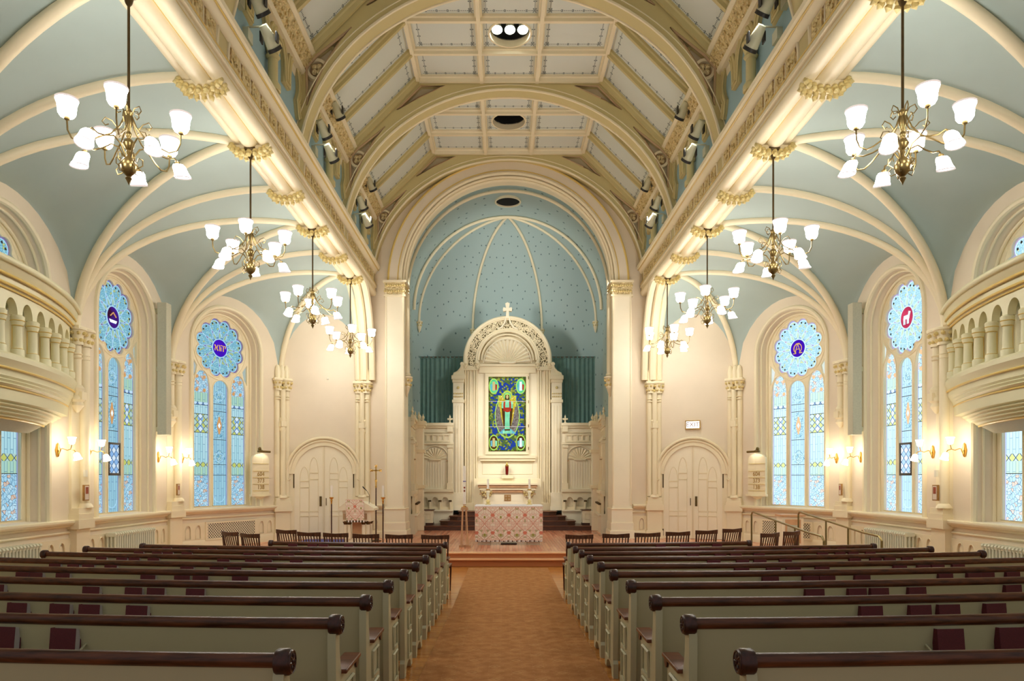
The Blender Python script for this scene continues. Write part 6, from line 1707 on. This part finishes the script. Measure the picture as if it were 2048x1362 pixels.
# ------------------------------------------------------------------ lectern, processional cross and torches
xl, yl = -3.86, 18.0; ZL = lambda py: EYE + (956 - py) * 18.0 / 1400
t = thing('lectern', 'cream columned lectern with a gooseneck microphone in front of the left door', 'lectern', (xl, yl, PLAT))
mb = MB('plaster_cream'); mb.box(xl - .36, xl + .36, yl - .25, yl + .3, ZL(1042), ZL(1020)); mb.box(xl - .30, xl + .30, yl - .2, yl + .25, PLAT, PLAT + .12)
mb.plate([[(xl - .46, ZL(1020)), (xl + .46, ZL(1020)), (xl + .46, ZL(1016)), (xl + .2, ZL(1004)), (xl - .2, ZL(1000)), (xl - .46, ZL(1016))]], yl - .32, yl + .3); mb.build('desk', t, bevel=.006)
mb = MB('pale_wood'); mb.box(xl - .14, xl + .14, yl - .1, yl + .2, PLAT + .12, ZL(1040)); mb.build('core', t)
mb = MB('brown_paint'); mb.box(xl + .20, xl + .27, yl - .26, yl - .2, ZL(1038), ZL(1026)); mb.box(xl - .34, xl - .27, yl - .26, yl - .2, ZL(1038), ZL(1026)); mb.build('carved_square', t)
for k_, (dx, dy) in enumerate(((-.29, -.18), (-.19, -.2), (.17, -.2), (.28, -.18), (-.27, .2), (.27, .2))):
    mb = MB('plaster_cream'); mb.cyl((xl + dx, yl + dy, PLAT + .12), (xl + dx, yl + dy, ZL(1048)), .045, n=12); mb.use('bronze_dark'); mb.lathe([(.045, ZL(1048)), (.075, ZL(1043)), (.075, ZL(1041))], (xl + dx, yl + dy, 0), 12); mb.build('column', t)
mb = MB('mic_black'); a_ = (xl + .27, yl, ZL(1008)); mb.tube([a_, (xl + .28, yl - .02, ZL(990)), (xl + .23, yl - .06, ZL(982)), (xl + .17, yl - .1, ZL(977)), (xl + .13, yl - .12, ZL(973))], [.006, .006, .006, .016, .014], 6); mb.build('microphone', t)
mb = MB('brocade_small'); 
mb.grid(lambda u, v: (xl - .24 + .46 * u - .02 * (1 - v), yl - .335 - .015 * v, ZL(998 + 41 * v)), 8, 10, lambda u, v: (u * .46 - .23, -v * .5))
n = 12
for k_ in range(n):
    mb.use('white_linen' if k_ % 2 else 'bronze_dark'); x = xl - .24 + .46 * (k_ + .5) / n; mb.box(x - .018, x + .018, yl - .34, yl - .33, ZL(1043), ZL(1039))
o = mb.build('lectern_cloth', smooth=0); tag(o, 'red and cream brocade fall hanging over the front of the lectern', 'cloth')
for px, D, lab in ((663, 17.4, 'left of the lectern'), (766, 17.4, 'right of the lectern beside the pier')):
    x = (px - 1008) * D / 1400 + CAMX; Zq = lambda py: EYE + (956 - py) * D / 1400
    t = thing('torch_candle', 'white candle on a tall dark pole, standing ' + lab, 'candle stand', (x, D, PLAT), group='processional candles either side of the lectern')
    mb = MB('riser_wood'); mb.cyl((x, D, PLAT + .03), (x, D, Zq(1007)), .016, n=10); mb.build('pole', t)
    mb = MB('bronze_dark'); mb.lathe([(.13, 0), (.13, .02), (.03, .04), (.02, .07)], (x, D, PLAT), 14); mb.build('base', t)
    mb = MB('brass_bright'); mb.lathe([(.018, Zq(1008)), (.02, Zq(1003)), (.03, Zq(1001)), (.02, Zq(999)), (.055, Zq(996)), (.06, Zq(995)), (.03, Zq(994))], (x, D, 0), 12); mb.build('cup', t)
    mb = MB('candle_wax'); mb.cyl((x, D, Zq(995)), (x, D, Zq(971)), .027, n=12); mb.build('candle', t)
D = 18.45; x = (752 - 1008) * D / 1400 + CAMX; Zq = lambda py: EYE + (956 - py) * D / 1400
t = thing('processional_cross', 'tall brass cross on a dark pole behind the lectern', 'cross', (x, D, PLAT))
mb = MB('riser_wood'); mb.cyl((x, D, PLAT + .03), (x, D, Zq(976)), .017, n=10); mb.build('pole', t)
mb = MB('bronze_dark'); mb.lathe([(.14, 0), (.14, .02), (.03, .05), (.02, .08)], (x, D, PLAT), 14); mb.build('base', t)
mb = MB('brass_bright'); zc_ = Zq(941)
mb.box(x - .015, x + .015, D - .012, D + .012, Zq(966), Zq(932)); mb.box(x - .12, x + .12, D - .012, D + .012, zc_ - .015, zc_ + .015)
for cx_, cz_ in ((x - .12, zc_), (x + .12, zc_), (x, Zq(932)), (x, Zq(962))):
    for dx, dz in ((.02, .02), (-.02, .02), (.02, -.02), (-.02, -.02), (0, 0)): mb.ball((cx_ + dx, D, cz_ + dz), .016, 6)
mb.lathe([(.018, Zq(976)), (.025, Zq(973)), (.015, Zq(970)), (.025, Zq(967)), (.01, Zq(964))], (x, D, 0), 10); mb.build('cross_head', t)
mb = MB('blue_rug'); mb.box(-5.45, -4.1, 17.7, 18.9, PLAT + .001, PLAT + .012); tag(mb.build('rug', smooth=0), 'blue patterned rug on the platform around the lectern', 'rug')

# ------------------------------------------------------------------ ramp rails on the right
def rail(x, lab, x2):
    t = thing('handrail', lab, 'handrail', (x, 15.4, PLAT), group='bronze handrails of the right-hand ramp')
    mb = MB('rail_metal'); yA, zA = 15.5, 1.20; yB, zB = 12.45, .93
    P = lambda k: (x + (x2 - x) * k, yA + (yB - yA) * k, zA + (zB - zA) * k)
    mb.tube([(x, 15.55, .29), (x, 15.55, 1.14), (x, 15.50, 1.19), (x, 15.42, 1.2), P(.12), P(.9), (x2, 12.35, .94), (x2, 12.2, .93), (x2, 12.12, .86), (x2, 12.12, .45)], .02, 8); mb.build('rail', t)
    for k in (.42, .72):
        mb = MB('rail_metal'); p = P(k); mb.cyl((p[0], p[1], .0), p, .018, n=8); mb.build('post', t)
rail(5.38, 'bronze handrail on the inner side of the ramp behind the right pews', 5.42); rail(6.42, 'bronze handrail on the outer side of the ramp near the right wall', 6.42)
xq, yq = 6.45, 14.9
t = thing('side_cabinet', 'small cream cabinet with a screened door behind the right ramp rail', 'cabinet', (xq, 16.6, PLAT))
mb = MB('plaster_cream'); mb.box(xq - .05, xq + .45, 16.4, 16.75, PLAT, 1.05); mb.build('body', t, bevel=.008)
mb = MB('pale_wood'); mb.box(xq - .08, xq + .48, 16.36, 16.78, 1.05, 1.09); mb.box(xq + .02, xq + .38, 16.385, 16.4, .42, .98); mb.use('speaker_cloth'); mb.box(xq + .06, xq + .34, 16.38, 16.39, .55, .85); mb.build('door', t)
